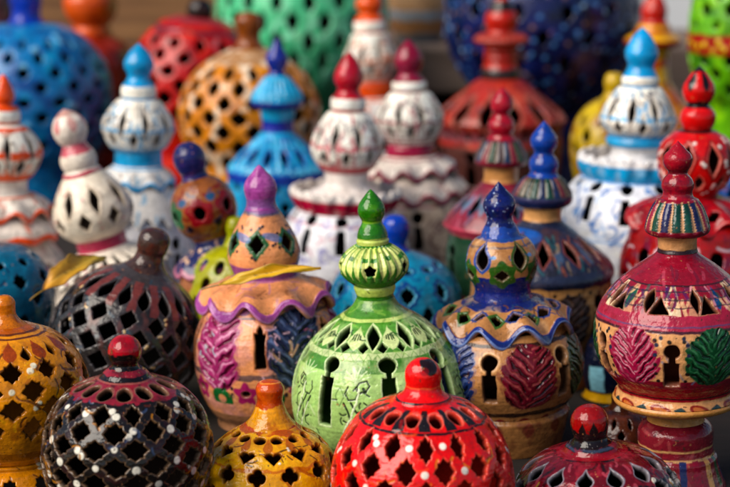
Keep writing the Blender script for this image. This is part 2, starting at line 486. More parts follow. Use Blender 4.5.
        def gather(A):
            out = [A[ins]]
            t = (F[hx] / (F[hx] - Fn[hx]))[:, None]
            out.append(A[hx] * (1 - t) + np.roll(A, -1, 1)[hx] * t)
            f0, f1 = F[:-1][vx], F[1:][vx]; t = (f0 / (f0 - f1))[:, None]
            out.append(A[:-1][vx] * (1 - t) + A[1:][vx] * t)
            return np.vstack(out)
        VO = gather(Po); VC = gather(C)
        iw, vw = wrap(ins), wrap(vid)
        a, b, c, d = iw[:-1, :-1], iw[:-1, 1:], iw[1:, 1:], iw[1:, :-1]
        full = a & b & c & d
        quads = np.stack([vw[:-1, :-1][full], vw[:-1, 1:][full], vw[1:, 1:][full], vw[1:, :-1][full]], 1)
        mixed = np.nonzero((a | b | c | d) & ~full)
        polys, walls = [], []
        vvw = wrap(vvid)
        for i, j in zip(*mixed):
            cs = ((iw[i, j], vw[i, j]), (iw[i, j + 1], vw[i, j + 1]), (iw[i + 1, j + 1], vw[i + 1, j + 1]), (iw[i + 1, j], vw[i + 1, j]))
            es = (hid[i, j], vvw[i, j + 1], hid[i + 1, j], vvw[i, j])
            pl, last, first = [], None, None
            seq = []
            for q in range(4):
                if cs[q][0]: pl.append(cs[q][1])
                if es[q] >= 0:
                    pl.append(es[q]); seq.append((es[q], cs[q][0]))
            if len(pl) > 2: polys.append(pl)
            for q in range(len(seq)):
                if seq[q][1]:                                       # leaves the clay here, comes back at the next crossing
                    walls.append((seq[q][0], seq[(q + 1) % len(seq)][0]))
        faces_i = [quads[:, ::-1].ravel()]; sizes = [np.full(len(quads), 4)]
        if polys:
            faces_i.append(np.array([x for p in polys for x in p[::-1]])); sizes.append(np.array([len(p) for p in polys]))
        verts, cols = VO, VC
        if s.thick:
            VI = gather(P - N * s.thick)
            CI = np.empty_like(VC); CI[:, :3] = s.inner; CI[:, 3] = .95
            faces_i.append((quads + tot).ravel()); sizes.append(np.full(len(quads), 4))
            if polys:
                faces_i.append(np.array([x + tot for p in polys for x in p])); sizes.append(np.array([len(p) for p in polys]))
            if walls:
                w = np.array(walls); faces_i.append(np.stack([w[:, 0], w[:, 1], w[:, 1] + tot, w[:, 0] + tot], 1).ravel()); sizes.append(np.full(len(w), 4))
            for row, flip in ((0, True), (n - 1, False)):
                g = iw[row, :-1] & iw[row, 1:]
                p0, p1 = vw[row, :-1][g], vw[row, 1:][g]
                qd = np.stack([p0, p1, p1 + tot, p0 + tot], 1)
                if not flip: qd = np.stack([p1, p0, p0 + tot, p1 + tot], 1)
                faces_i.append(qd.ravel()); sizes.append(np.full(len(qd), 4))
            verts = np.vstack([VO, VI]); cols = np.vstack([VC, CI])
        li = np.concatenate(faces_i).astype(np.int32); sz = np.concatenate(sizes).astype(np.int32)
        me = bpy.data.meshes.new(name)
        me.vertices.add(len(verts)); me.vertices.foreach_set('co', (verts * k - np.array([0, 0, s.lan.z0])).astype(np.float32).ravel())
        me.loops.add(len(li)); me.loops.foreach_set('vertex_index', li)
        me.polygons.add(len(sz)); me.polygons.foreach_set('loop_start', np.r_[0, np.cumsum(sz)[:-1]].astype(np.int32))
        me.update(calc_edges=True)
        me.polygons.foreach_set('use_smooth', np.ones(len(sz), bool))
        at = me.color_attributes.new('paint', 'FLOAT_COLOR', 'POINT')
        at.data.foreach_set('color', np.clip(cols, 0, 1).astype(np.float32).ravel())
        me.materials.append(GLAZE)
        o = bpy.data.objects.new(name, me); COL.objects.link(o); o.parent = parent
        return o

GROUP = 'painted pottery lanterns crowded together'
_seed = [100]
class Lantern:
    def __init__(s, label, ax, d, tilt=0., pivot=None, q=.7, name='pottery_lantern', fwd=0.):
        s.d, s.q, s.closed = d, q, True
        s.gy = ground_py(d); s.k = k_of(260, d); s.z0 = 0.
        s.root = bpy.data.objects.new(name, None); COL.objects.link(s.root)
        s.root.empty_display_size = .03
        x = (ax - 365) * k_of(pivot or s.gy - 100, d)
        t = math.radians(tilt)
        zp = z_of(pivot, d) if pivot else 0.
        s.root.location = (x - zp * math.sin(t), d, zp - zp * math.cos(t))
        s.root.rotation_euler = (math.radians(fwd), t, 0)
        tag(s.root, label, 'lantern', GROUP)
    def part(s, name, prof, fn=None, base='#888888', thick=None, inner='#1c110c', disp=None, edge=None, rough=.2, wob=.5, label=None, parent=None, end_round=False, q=None, wear=1.):
        _seed[0] += 17
        q0 = s.q
        if q: s.q = q
        f = Surf(s, prof, thick, disp, _seed[0], wob)
        s.q = q0
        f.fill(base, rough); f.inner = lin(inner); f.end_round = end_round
        if edge: f.edgecol = lin(edge)
        if fn: fn(f)
        f.wear(wear)
        o = f.emit(name, parent or s.root)
        if label: o['label'] = label
        return o

# ------------------------------------------------------------------ the surface they stand on and the back of the stall
def plain_mesh(name, verts, faces, mat, parent=None):
    me = bpy.data.meshes.new(name); me.from_pydata(verts, [], faces); me.update()
    me.materials.append(mat)
    o = bpy.data.objects.new(name, me); COL.objects.link(o); o.parent = parent
    return o
def board(name, x0, x1, y0, y1, z0, z1, mat, parent=None, bev=.006):
    o = plain_mesh(name, [(x, y, z) for x in (x0, x1) for y in (y0, y1) for z in (z0, z1)],
                   [(0, 1, 3, 2), (4, 6, 7, 5), (0, 4, 5, 1), (2, 3, 7, 6), (0, 2, 6, 4), (1, 5, 7, 3)], mat, parent)
    b = o.modifiers.new('edge', 'BEVEL'); b.width = bev; b.segments = 2
    return o
DARKWOOD = wood_material('dark_stained_wood', '#0f0a07', '#1c130d', 2.0, .95)
TANWOOD = wood_material('tan_wood', '#5e3a1c', '#94683c', 2.0, .6)
GREYWOOD = wood_material('weathered_wood', '#4b3a30', '#77655a', 2.5, .7)
tag(plain_mesh('ground', [(-6, -3, 0), (6, -3, 0), (6, 8, 0), (-6, 8, 0)], [(0, 1, 2, 3)], DARKWOOD), kind='structure')
wall = bpy.data.objects.new('wooden_wall', None); COL.objects.link(wall); wall.location = (-.55, 3.95, 0)
tag(wall, 'tan wooden board wall behind the lanterns', 'wall')
for i in range(7):
    board('plank', -2.2, 1.02, .012 * (i % 2), .05 + .012 * (i % 2), .16 * i + .003, .16 * (i + 1) - .003, TANWOOD, wall)
shelf = bpy.data.objects.new('wooden_shelf', None); COL.objects.link(shelf); shelf.location = (.09, 3.25, 0)
tag(shelf, 'weathered grey brown wooden shelf behind the dark blue globe lantern', 'shelf')
SZ = z_of(46, 3.25)
board('shelf_board', -.16, .62, -.03, .42, SZ - .085, SZ, GREYWOOD, shelf)
board('upright', -.15, -.11, .0, .38, .0, SZ - .086, DARKWOOD, shelf)
board('upright', .57, .61, .0, .38, .0, SZ - .086, DARKWOOD, shelf)
board('back_panel', -.109, .569, .37, .39, .0, SZ - .088, DARKWOOD, shelf)
m, N_, L_, P_ = node_mat('pale_plaster'); P_.inputs['Base Color'].default_value = (.62, .64, .66, 1); P_.inputs['Roughness'].default_value = .8
pw = board('plaster_wall', .52, 2.6, 4.0, 4.12, 0, 1.15, m)
tag(pw, 'pale grey plaster wall at the back beside the green and red globe', 'wall')

# ------------------------------------------------------------------ building blocks
def petals_ring(f, v, n, w, h, off=0., cut=True, outline=None, ow=1.3, fn=None):
    sh = fn or drop(w, h)
    if outline:
        f.ring(lambda x, y: np.abs(sh(x, y)) - ow, v, n, h + ow + 2, outline, off=off)
    if cut: f.rcut(sh, v, n, h + 2, off)

def foot_fn(c, c2):
    def fn(f):
        f.mottle(c2, 12)
    return fn

def bulb_slits(ink, ink2, n=9, band=None, h=15):
    """white bulb of a big lantern: upright leaf shaped slits, diamonds, thin brush lines"""
    def fn(f):
        v0, v1 = f.V.min(), f.V.max(); mid = v0 + (v1 - v0) * .58
        f.mottle('#dcd0be', 10, .15, .7, .45)
        R = f.r.max(); A = mid - (v1 - v0) * .16; B = mid + (v1 - v0) * .17
        f.rcut(lens(R * .08, h * 1.0), A, n, h + 3, 0, .6)
        f.rcut(dia(R * .10, h * .6, 0), B, n, h + 3, .5, .6)
        f.ring(lambda x, y: np.abs(lens(R * .20, h * 1.3)(x, y)) - .55, A, n, h * 1.5 + 3, ink, a=.55)
        f.ring(lambda x, y: np.abs(y + np.abs(x) * .0) - .8, B, n, 4, ink2, a=.0)
        f.ring(lambda x, y: np.abs(np.abs(x) - R * .17 + np.abs(y) * .25) - .5, B, n, h, ink, off=.5, a=.5)
        f.strokes(34, R * .34, 1.0, ink, v0 + 5, v1 - 4, minF=1.5, a=.75, thlim=130)
        f.strokes(30, R * .32, 1.15, ink2, v0 + 8, v1 - 6, minF=1.5, a=.75, thlim=130)
        f.dots(12, 1.7, ink, v0 + 6, v1 - 6, h=0, thlim=130)
        f.brushy([ink2, ink2, ink], 16, R * .26, 1.3, v0 + 3, v1 - 3, a=.7, thlim=130, up=.5)
        f.ring(lambda x, y: np.abs(y + R * .08 * np.cos(x * 2.4 / (R * .2))) - .8, B + h * .45, n * 2, 8, ink2, a=.8)
        if band: f.band(mid - 1.5, mid + 1.7, band, 2.2, a=.95); f.band(v1 - 5, v1 - 2.6, band, 1., a=.8)
    return fn

def onion(c, c2=None, amt=.7):
    def fn(f):
        if c2: f.mottle(c2, 7, .05, .5, amt, stretch=1.6)
    return fn

# ================================================================== FRONT ROW
# ---- black dome with white dots
L = Lantern('black pierced dome lantern with cream dots, red knob and a dark red petal ring', 127, 1.30)
def fn(f):
    f.mottle('#7a1a20', 9, -.1, .3, .8)
    f.band(357, 372, '#0d0908', 3.5)
    f.mottle('#4a3520', 6, .3, .6, .8)
L.part('knob', [(0, 335), (6, 335.7), (12, 339.5), (16.2, 347), (16.6, 353), (15, 359), (13, 363), (14.5, 367), (17, 369)], fn, '#a3202b', rough=.1)
ROWS = [396, 414, 433, 452, 470, 487, 503, 518]
def fn(f):
    f.band(0, 404, '#7e2430', 5)
    f.mottle('#2b1113', 8, .1, .45, .7)
    f.band(378, 384, '#120c0d', 1.5)
    f.band(383.5, 385.2, '#8a4b45', 1.)
    f.lattice([416, 433.5, 451, 468.5, 485, 500, 514, 527], 13, 6.3, .085, 0, dots=(3.9, '#dcd7c9', .68))
    f.ring(lambda x, y: np.abs(ell(8, 11.4)(x, y + .0)) - .7, 394.5, 14, 15, '#8a5a50', off=.25, a=.6); f.rcut(lambda x, y: ell(7.0 * 1, 10.4)(x * (1 - .02 * y), y), 394.5, 14, 13, .25, .3)
    pass
    f.strokes(44, 16, 1.0, '#a06a22', 408, 500, minF=.6, a=.85); f.strokes(30, 8, 1.2, '#33405c', 404, 500, minF=.6, a=.7); f.strokes(26, 7, 1.2, '#4a2016', 404, 500, minF=.6, a=.8)
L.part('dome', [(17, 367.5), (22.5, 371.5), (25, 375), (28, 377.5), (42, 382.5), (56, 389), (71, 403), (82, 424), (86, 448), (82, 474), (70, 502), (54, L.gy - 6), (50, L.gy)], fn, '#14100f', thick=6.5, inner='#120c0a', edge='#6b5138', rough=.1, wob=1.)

# ---- red dome
L = Lantern('bright red pierced dome lantern with white dots and black petals below its knob', 422.5, 1.27)
def fn(f):
    f.shape(ell(10, 11), 28, 366, 14, '#1d1013')
    f.shape(ell(5, 5), 2, 372, 8, '#7a1512', a=.6)
    f.band(389, 390.5, '#e0785a', 1.2, a=.6)
L.part('knob', [(0, 358.3), (7, 359), (13.5, 363), (17.6, 370), (18.2, 377), (17.4, 384), (18.5, 389), (23, 394), (28, 397)], fn, '#d6200f', rough=.09)
def fn(f):
    f.mottle('#e2401c', 16, .0, .5, .55)
    f.mottle('#9c0f10', 9, .25, .6, .4, seed=8)
    f.ring(lambda x, y: np.abs(x) - 4.6 - .13 * y, 420, 14, 13.5, '#191416', off=.5)
    f.ring(lambda x, y: np.abs(ell(7.6, 11)(x, y + 1)) - .9, 421, 14, 15, '#c9756a', a=.6)
    f.rcut(ell(6.6, 9.6), 421, 14, 12, 0, .4)
    f.band(401.5, 405.5, '#160e10', 1.2)
    f.band(433.0, 435.8, '#1b0d0f', 1.4)
    f.lattice([449, 472, 494, 514, 533], 14, 8.2, .09, .5, hs=1.0, dots=(3.5, '#ece4d8', .55))
    pass
    f.strokes(24, 18, 1.2, '#e0902c', 440, 500, minF=1., a=.6); f.brushy(['#8c0c0c', '#e85a34'], 34, 12, 1.6, 404, 510, a=.55)
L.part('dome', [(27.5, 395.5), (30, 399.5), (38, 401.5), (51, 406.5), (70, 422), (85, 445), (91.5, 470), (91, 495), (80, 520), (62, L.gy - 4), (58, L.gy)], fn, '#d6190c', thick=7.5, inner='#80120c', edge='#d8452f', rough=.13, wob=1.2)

# ---- small yellow dome
L = Lantern('yellow ochre dome lantern with heart shaped holes and an orange brown knob', 270, 1.36)
def fn(f):
    f.mottle('#d06a20', 9, 0, .6, .6)
    f.band(383.5, 385, '#e9a060', 1., a=.5)
    f.band(409, 432, '#dd9a1a', 4)
    f.mottle('#a84e14', 8, .25, .6, .6, seed=9)
L.part('knob', [(0, 379.8), (6, 380.4), (11.5, 383), (14.2, 388), (13.6, 394), (12.8, 399), (14, 405), (17, 412), (21, 419), (27, 425.5)], fn, '#b0480f', rough=.1)
def fn(f):
    f.band(0, 437, '#b3580f', 4)
    f.mottle('#f0bc2c', 14, .1, .5, .6); f.brushy(['#a85a10', '#c87818'], 16, 10, 1.2, 440, 500, a=.6)
    f.ring(drop(5, 11), 446, 12, 14, '#a85010', off=.5, a=.8)
    f.rcut(ell(6.0, 4.6), 441.5, 13, 10, 0, .5)
    f.rcut(heart(7.6), 458.5, 12, 14, .3, .8)
    f.rcut(club(9.2), 479, 12, 16, .8, .8)
    f.rcut(heart(9), 501, 12, 15, .3, .8)
    f.strokes(26, 9, .8, '#3a230b', 448, 470, minF=1.5, curl=.6)
    f.band(470.5, 474, '#b8600f', 2.5, a=.8)
    f.strokes(10, 20, 1.6, '#b06010', 474, 500, minF=1.5)
    f.dots(6, 1.6, '#efe6d0', 445, 490, h=.6)
L.part('dome', [(26, 424), (33, 428.5), (45, 435.5), (58, 447), (67, 462), (72.5, 484), (70, 502), (58, L.gy - 3), (52, L.gy)], fn, '#ecaa12', thick=6.5, inner='#6a4008', edge='#b86e14', rough=.13, wob=1.)

# ---- amber lantern at the left edge
L = Lantern('amber yellow two tier lantern with cream dots on brown brush marks', 8, 1.40, q=.75)
def fn(f):
    f.mottle('#7a3406', 6, .1, .5, .7)
L.part('knob', [(0, 295), (6, 296), (10.5, 301), (11, 308), (11.2, 314), (15, 320), (21, 325)], fn, '#c8740f', rough=.08)
def fn(f):
    f.band(0, 334, '#a9560c', 2); f.mottle('#8d4a0a', 10, .2, .55, .6)
    f.band(334, 336.5, '#5c2c08', 1.); f.band(339, 341, '#5c2c08', 1.)
    f.ring(drop(7, 15), 352, 12, 18, '#8e3f0c', off=0)
    f.rcut(drop(5.0, 8.5), 355, 12, 12, .5, .4)
    f.lattice([374, 394, 413, 432], 12, 8.2, .085, 0, hs=.98, dots=(3.3, '#e9dfc4', .6))
    pass
    f.strokes(46, 15, 1.2, '#5a2d07', 358, 440, minF=1., a=.9); f.brushy(['#8e4a0a', '#e8ac2c'], 26, 12, 1.4, 344, 450, a=.55)
    f.band(455, 462, '#7a4408', 1.5, a=.7)
L.part('dome', [(20, 324), (25, 325.5), (33, 328.5), (50, 335.5), (66, 348), (76, 363), (80.5, 380), (78, 402), (68, 426), (56, 443), (50, 449), (47, 452)], fn, '#d38a0c', thick=6.5, inner='#5a3408', edge='#8a5208', rough=.1, wob=1.)
def fn(f):
    f.band(0, 463, '#d08a10', 1.)
    f.rcut(dia(9, 10, .16), 489, 11, 15, .2)
    f.dots(12, 3.2, '#e9dfc4', 470, 500, h=1., minF=.4, pair=.6)
    f.strokes(14, 14, 1., '#5a2d07', 470, 500, minF=1.)
L.part('lower_bowl', [(47, 452), (49, 454), (48, 457, 1), (54, 461), (60, 470), (62, 480), (56, L.gy - 6), (50, L.gy)], fn, '#cc840c', thick=5, inner='#3c2205', rough=.1)

# ---- black and red dome, front right
L = Lantern('black pierced dome lantern with broad red petals outlined in pale blue and a red knob', 596, 1.31, tilt=-5, pivot=520)
def fn(f):
    f.shape(ell(11, 7), -8, 447, 14, '#130b0c'); 
    f.band(433, 470, '#140b0c', 3); f.ring(drop(4.5, 9), 431, 8, 12, '#140b0c', off=.3, jit=2)
    f.shape(dia(5, 8, 0), 12, 440, 10, '#140b0c'); f.shape(dia(6, 9, 0), -28, 441, 11, '#140b0c')
L.part('knob', [(0, 404.6), (7, 405.2), (13.5, 409), (18, 416), (18.8, 423), (17.5, 431), (16.6, 436), (19, 440), (22, 442.5)], fn, '#820c15', rough=.1)
def fn(f):
    f.band(0, 449.5, '#1a0f11', 1.4); f.band(449.5, 452, '#39455c', 1.6, a=.6)
    f.band(453, 462, '#7a1420', 1.2); f.band(461, 464, '#150d10', 1.2)
    f.band(462, 494, '#5a101a', 4); f.mottle('#8e2832', 7, .1, .5, .7, seed=17); f.brushy(['#120b0d', '#a04450'], 30, 12, 1.6, 462, 498, a=.7, up=.4)
    f.ring(lambda x, y: np.abs(drop(8.6, 13.6)(x, y)) - .8, 479, 13, 17, '#8a8896', a=.7)
    f.rcut(drop(7.8, 12.6), 479, 13, 15, 0, .4)
    f.lattice([503, 520, 537], 14, 5.2, .085, .5)
    f.dots(26, 3.2, '#cfc8ba', 492, 520, h=1.1, minF=.3, maxF=5)
    f.strokes(24, 12, .9, '#a07a3a', 492, 520, minF=.8)
L.part('dome', [(21.5, 441), (26, 444), (29, 448), (40, 450.5), (56, 456.5), (74, 471), (88, 494), (92, 516), (88, L.gy - 10), (82, L.gy)], fn, '#151012', thick=6.5, inner='#140c0c', edge='#7d7a80', rough=.1, wob=1.)

# ================================================================== MIDDLE ROW
# ---- green two tier lantern
L = Lantern('green two tier lantern with a fluted pale green bulb and keyhole openings', 380, 1.50, tilt=-2.6, pivot=400, q=.6)
def fn(f):
    f.mottle('#5f9a35', 7, .1, .5, .6)
    f.band(222, 224, '#8fb84c', .8, a=.5)
    f.band(239.5, 260, '#b9c873', .8)
L.part('finial', [(0, 189), (2.2, 190.5), (7, 196), (11.8, 202.5), (13.8, 209), (12.8, 215), (10.2, 220), (10.4, 223), (13.4, 228), (15.2, 233.5), (15.6, 236.5), (15, 238, 1), (16.6, 239.5), (16.2, 243)], fn, '#2f6b1c', rough=.1)
def fn(f):
    f.mottle('#b9cc68', 9, .1, .6, .6)
    f.band(243, 248.5, '#3c7a22', 2.0)
    f.ring(lambda x, y: np.abs(x) - 1.1, 258, 24, 11, '#3f7a25', off=0, a=.75)
    f.ring(lambda x, y: np.maximum(np.abs(x) - 3.2 - .1 * y, np.abs(y) - 2.6), 259.5, 24, 6, '#35702a', off=.5, jit=1.2, only=lambda c: (c * 7) % 5 < 3)
    f.ring(lambda x, y: np.abs(x) - 3.8 * np.clip((y + 9) / 14, 0, 1), 276, 24, 9, '#35702a', off=.0)
    f.band(282.5, 300, '#2e691d', 1.)
    f.flute(24, 1.9, 244, 284)
    f.rcut(flower(6.0, 5, .12), 272.5, 5, 10, .58, .3)
L.part('bulb', [(14.5, 241.8), (17.5, 244, 1), (23, 247), (29, 252), (34, 259), (35.3, 264), (34.2, 270), (30, 276), (24, 281), (20.4, 284)], fn, '#d2da8e', thick=3.2, inner='#0c1406', rough=.14)
def fn(f): f.mottle('#c4d47a', 12, .1, .6, .5); f.band(297.2, 320, '#33701f', .8)
L.part('neck', [(20.4, 284), (20.9, 286.5), (20.2, 290), (18.7, 294), (18.8, 296.5)], fn, '#b9cd70', rough=.14)
def fn(f):
    f.mottle('#568f3a', 12, .0, .5, .6)
    f.band(319, 322.5, '#b9cc7e', 1.)
    f.band(324.5, 350, '#5b9144', 1.)
    f.ring(drop(8.5, 15), 337.5, 10, 17, '#c6d69a', off=.11)
    for dx in (-4, -1.4, 1.4, 4):
        f.ring(lambda x, y, dx=dx: np.maximum(np.abs(x - dx - .05 * dx * y) - .75, np.abs(y + 1) - 5 + abs(dx) * .5), 338, 10, 9, '#26381f', off=.11, jit=.3)
    f.ring(lambda x, y: np.abs(lens(7.4, 17)(x, y)) - .8, 337, 10, 19, '#cfdca6', off=.61)
    f.rcut(lens(6.2, 15.2), 337, 10, 18, .61, .3)
    f.rcut(dia(5., 6, 0), 347.5, 10, 8, .37, .3); f.rcut(dia(5., 6, 0), 347.5, 10, 8, .85, .3)
    f.band(353, 359.5, '#bfd09a', 1.)
    f.band(373.5, 530, '#a3c67c', 1.2)
    f.mottle('#c6d99c', 16, .15, .6, .5)
    KV, KN, KO = 365.5, 8, .34
    f.ring(lambda x, y: np.abs(keyhole(9.2, 8, 48)(x, y)) - .8, KV, KN, 74, '#d8e4ba', off=KO, a=.6)
    f.rcut(keyhole(8.4, 7.2, 48), KV, KN, 74, KO, .3)
    # light sprays on the green band, black brush scrolls on the pale wall
    for a_ in (-62, -38, -14, 10, 34, 58):
        f.ring(poly([(0, 6), (math.sin(math.radians(a_)) * 9, 6 - math.cos(math.radians(a_)) * 9), (math.sin(math.radians(a_ * 1.15)) * 15, 6 - math.cos(math.radians(a_ * 1.15)) * 15)], .75), 376, KN, 20, '#c2d8a6', off=KO + .5, a=.85)
    for q, th0 in enumerate((-60, -15, 30, 75, -105)):
        sg = 1 if q % 2 else -1
        for (pts, w) in (([(-3, 2), (3, -6), (10, -8), (13, -3), (9, 3), (3, 4)], .85), ([(-10, -3), (-13, 4), (-9, 10), (-2, 9), (0, 4)], .8), ([(5, -2), (7, 1)], 1.5), ([(1, 0), (2, 3)], 1.2),
                         ([(-14, 14), (-10, 21), (-8, 28)], 1.2), ([(-7, 12), (-3, 19), (-1, 22)], 1.1), ([(6, 12), (12, 16), (13, 23), (9, 27)], .85), ([(3, 24), (8, 31)], 1.1), ([(-13, 33), (-7, 36), (-6, 42), (-11, 44)], .9), ([(10, 6), (15, 9)], .8), ([(-3, 30), (-1, 36)], 1.1), ([(12, 34), (8, 40), (2, 44)], .8)):
            j = f.rng.uniform(-2, 2)
            f.shape(poly([(sg * x + j, y + 8 + j) for x, y in pts], w), th0, 380, 62, '#1f2d1d', h=-.5, wob=.5)
        f.shape(poly([(-14, 52), (-8, 40), (0, 22), (2, 8)], .9), th0, 380, 66, '#dbe8c2', h=.4)
        f.shape(poly([(-4, 54), (5, 40), (10, 28)], .8), th0, 380, 66, '#dbe8c2', h=.4)
    f.strokes(46, 7, .85, '#22331f', 384, 440, minF=3, thlim=110, curl=1.8); f.strokes(30, 6, .8, '#2a4a24', 330, 346, minF=1.5, curl=1.)
    f.ring(lambda x, y: np.abs(lens(4.5, 9)(x, y)) - .5, 398, 24, 13, '#3a5a30', off=.2, jit=3, a=.7, only=lambda c: c % 3 > 0)
    f.ring(lambda x, y: np.abs(np.abs(x) + y * .6 - 3) - .6, 356.5, 46, 6, '#6f9a52', a=.7)
    f.brushy(['#7fae66', '#d8e6bc'], 24, 14, 1.3, 368, 440, a=.4); f.brushy(['#2f6a20', '#8cb45c'], 16, 12, 1.3, 298, 372, a=.4)
    f.band(462, 500, '#4f8638', 1.)
L.part('body', [(18.8, 296.5), (20.5, 300), (24, 305), (31, 310.5), (44, 318.5), (57, 329), (68, 340), (77, 352), (83.5, 367), (87.5, 385), (88, 402), (82, 424), (70, 440), (60, L.gy - 3), (58, L.gy)], fn, '#4c7d3a', thick=7, inner='#3f6a24', edge='#a9c484', rough=.14, wob=.7, q=.62)

# ---- pinkish tan lantern with magenta and navy leaves
L = Lantern('tan two tier lantern with a purple tip, wavy purple collar, magenta and navy carved leaves', 270, 1.60, tilt=-2.5, pivot=360, q=.75)
TAN = '#d69268'
def fn(f):
    f.mottle('#b868a8', 8, .1, .5, .6); f.band(199, 209, '#7d4a85', 2.5); f.mottle('#5b2a62', 5, .35, .7, .5)
L.part('finial', [(0, 164.5), (2.5, 166.5), (7.5, 172), (13.5, 179), (16.2, 186), (16, 192), (14.6, 198), (14.6, 203), (16.2, 208)], fn, '#94458a', rough=.16)
def fn(f):
    f.band(0, 215, '#76477c', 3); f.band(213.5, 217, '#3e5068', 2.5, a=.7)
    f.band(268, 300, '#8c4a86', 1.4)
    for th in (-64, -8, 52, 112, 172, -120):
        f.shape(dia(14, 17, .05), th, 245, 24, '#2f5a34')
        f.shape(ell(11, 4), th - 30, 238, 13, '#42689a', rot=20, a=.8)
        f.cut(dia(8.6, 11, .05), th, 245, 16)
    f.dots(16, 1.9, '#1c1a22', 224, 262, h=.3, pair=.6)
L.part('bulb', [(16.2, 208), (18.6, 212), (24, 221), (30, 232), (34.6, 243), (36.2, 252), (35.4, 260), (33.2, 267), (31.6, 271), (31.6, 275)], fn, TAN, thick=4, inner='#5a3320', edge='#2b4a2c', rough=.22)
def fn(f):
    f.band(0, 283, '#8f4f8a', 1.6, a=.8); f.mottle('#b57a50', 10, .2, .6, .5)
    f.brushy(['#9a6a8c', '#8a5236'], 26, 11, 1.4, 276, 312, a=.55, thlim=170)
    f.endband(8, '#94488c', 1.8, h=1.)
    f.endband(1.5, '#c08ab8', .6, a=.5)
wave = lambda n, a, b, ph=0.: (lambda th, t: (b * t ** 2 * np.cos(n * th + ph), -a * t ** 1.6 * np.sin(n * th + ph)))
L.part('ruffle_collar', [(31.4, 274), (36, 277), (44, 281), (55, 286), (63, 293), (66.5, 300)], fn, TAN, thick=3.6, inner=TAN, disp=wave(9, 8.5, 4.5, .8), rough=.2, end_round=True)
def fn(f):
    f.band(0, 314, '#7d4a86', 4, a=.85); f.mottle('#c08a8e', 18, .0, .6, .6)
    f.band(317, 320, '#30364c', 1.6, a=.85); f.band(375, 380, '#343440', 2.2, a=.85)
    f.band(416, 440, '#a8795a', 1)
    for th, c, c2, sl in ((-42, '#8e2c5c', '#cf8fae', '#5c0f2c'), (27, '#1b2340', '#56648c', '#10152c'), (92, '#8e2c5c', '#c07a80', '#5c0f2c'), (-108, '#1b2340', '#48506e', None), (150, '#2f5a34', '#6a9068', None)):
        f.leaf(th, 352, 30, 86, c, c2, rot=-4 if th < 0 else 8, n=6, depth=2., slit=sl, lobe=.1)
        f.strokes(0, 5, .7, c2, 320, 380)
    f.strokes(26, 9, .8, '#e0b8cc', 318, 386, thlim=60, minF=2, h=0, a=.55)
    f.strokes(10, 12, 1.2, '#5a5f86', 312, 330, thlim=80, minF=2, h=0, a=.6)
    for th in (-3, 58, 122, -76):
        f.shape(box(7.2, 21), th, 350, 26, '#b8653f', a=.5)
        f.cut(box(5.2, 17.5), th, 351, 22); f.cut(ell(2.6, 5), th, 331, 7)
        f.cut(ell(7, 4.2), th - 1, 313.5, 10)
    for th in (-38, 4, 48, -84):
        f.shape(lambda x, y: np.maximum(np.abs(np.hypot(x, y * 1.2) - 9) - 4, y - 5), th, 400, 16, '#1f5c2e')
        f.shape(flower(11, 5, .2), th + 22, 394, 16, '#9c2a5c'); f.cut(ell(4.5, 3.6), th + 22, 394, 7)
        f.shape(ell(2.2, 3), th + 11, 396, 5, '#2a1c28'); f.shape(ell(2.0, 2.2), th + 11, 389, 5, '#2a1c28')
    f.strokes(10, 8, 1., '#9aa7b4', 330, 372, minF=3); f.brushy(['#8a4a58', '#e6b48c'], 22, 10, 1.2, 316, 412, a=.5)
L.part('body', [(54, 296), (60, 304), (67, 316), (73, 331), (75, 350), (73.5, 372), (68, 392), (62, 404), (56, 411), (55, L.gy)], fn, TAN, thick=7, inner='#5a3826', edge='#8f5a3c', rough=.2, wob=.8)

# ---- blue and tan lantern
L = Lantern('tan and cobalt two tier lantern with a blue wavy collar and a carved burgundy leaf', 506, 1.53, tilt=-3, pivot=380, q=.75)
TAN2 = '#a3744c'
def fn(f):
    f.mottle('#18226a', 6, .1, .5, .6); f.dots(40, .8, '#8f9fc4', 186, 240, h=.2, pair=.2); f.band(228, 262, '#28489a', 3, a=.7)
L.part('finial', [(0, 181), (2, 183), (8, 190), (14.3, 197.5), (16.4, 203.5), (15.2, 210), (12.8, 216), (13, 220), (15.5, 225), (18.5, 231), (20, 235)], fn, '#10184e', rough=.08)
def fn(f):
    f.band(0, 242, '#24407e', 3)
    f.band(247, 249.5, '#2c3548', 1.2, a=.7)
    f.mottle('#d9b48a', 14, .1, .6, .5)
    f.band(279, 312, '#141f66', 3)
    for th in (-38, 28, 92, 154, -150, -96):
        f.shape(drop(11, 19), th, 256, 24, '#27458c' if th < 0 else '#2d4a1e'); f.cut(drop(7.2, 14), th, 257, 18)
    for th in (-4, 62, 124, -168, -70):
        f.shape(flower(13.5, 6, .12), th, 276, 20, '#2c5220'); f.cut(dia(7.5, 6.2, .05), th, 277, 11); f.shape(ell(3, 2), th - 13, 258, 6, '#5b86b8')
    f.strokes(12, 8, .7, '#33507a', 248, 276, minF=2)
L.part('bulb', [(20, 235), (26, 238), (31.5, 244), (35.2, 253), (36, 262), (34, 273), (30, 281), (28, 286), (28.4, 292), (30, 298)], fn, TAN2, thick=4, inner='#3a2314', edge='#6f5a40', rough=.14)
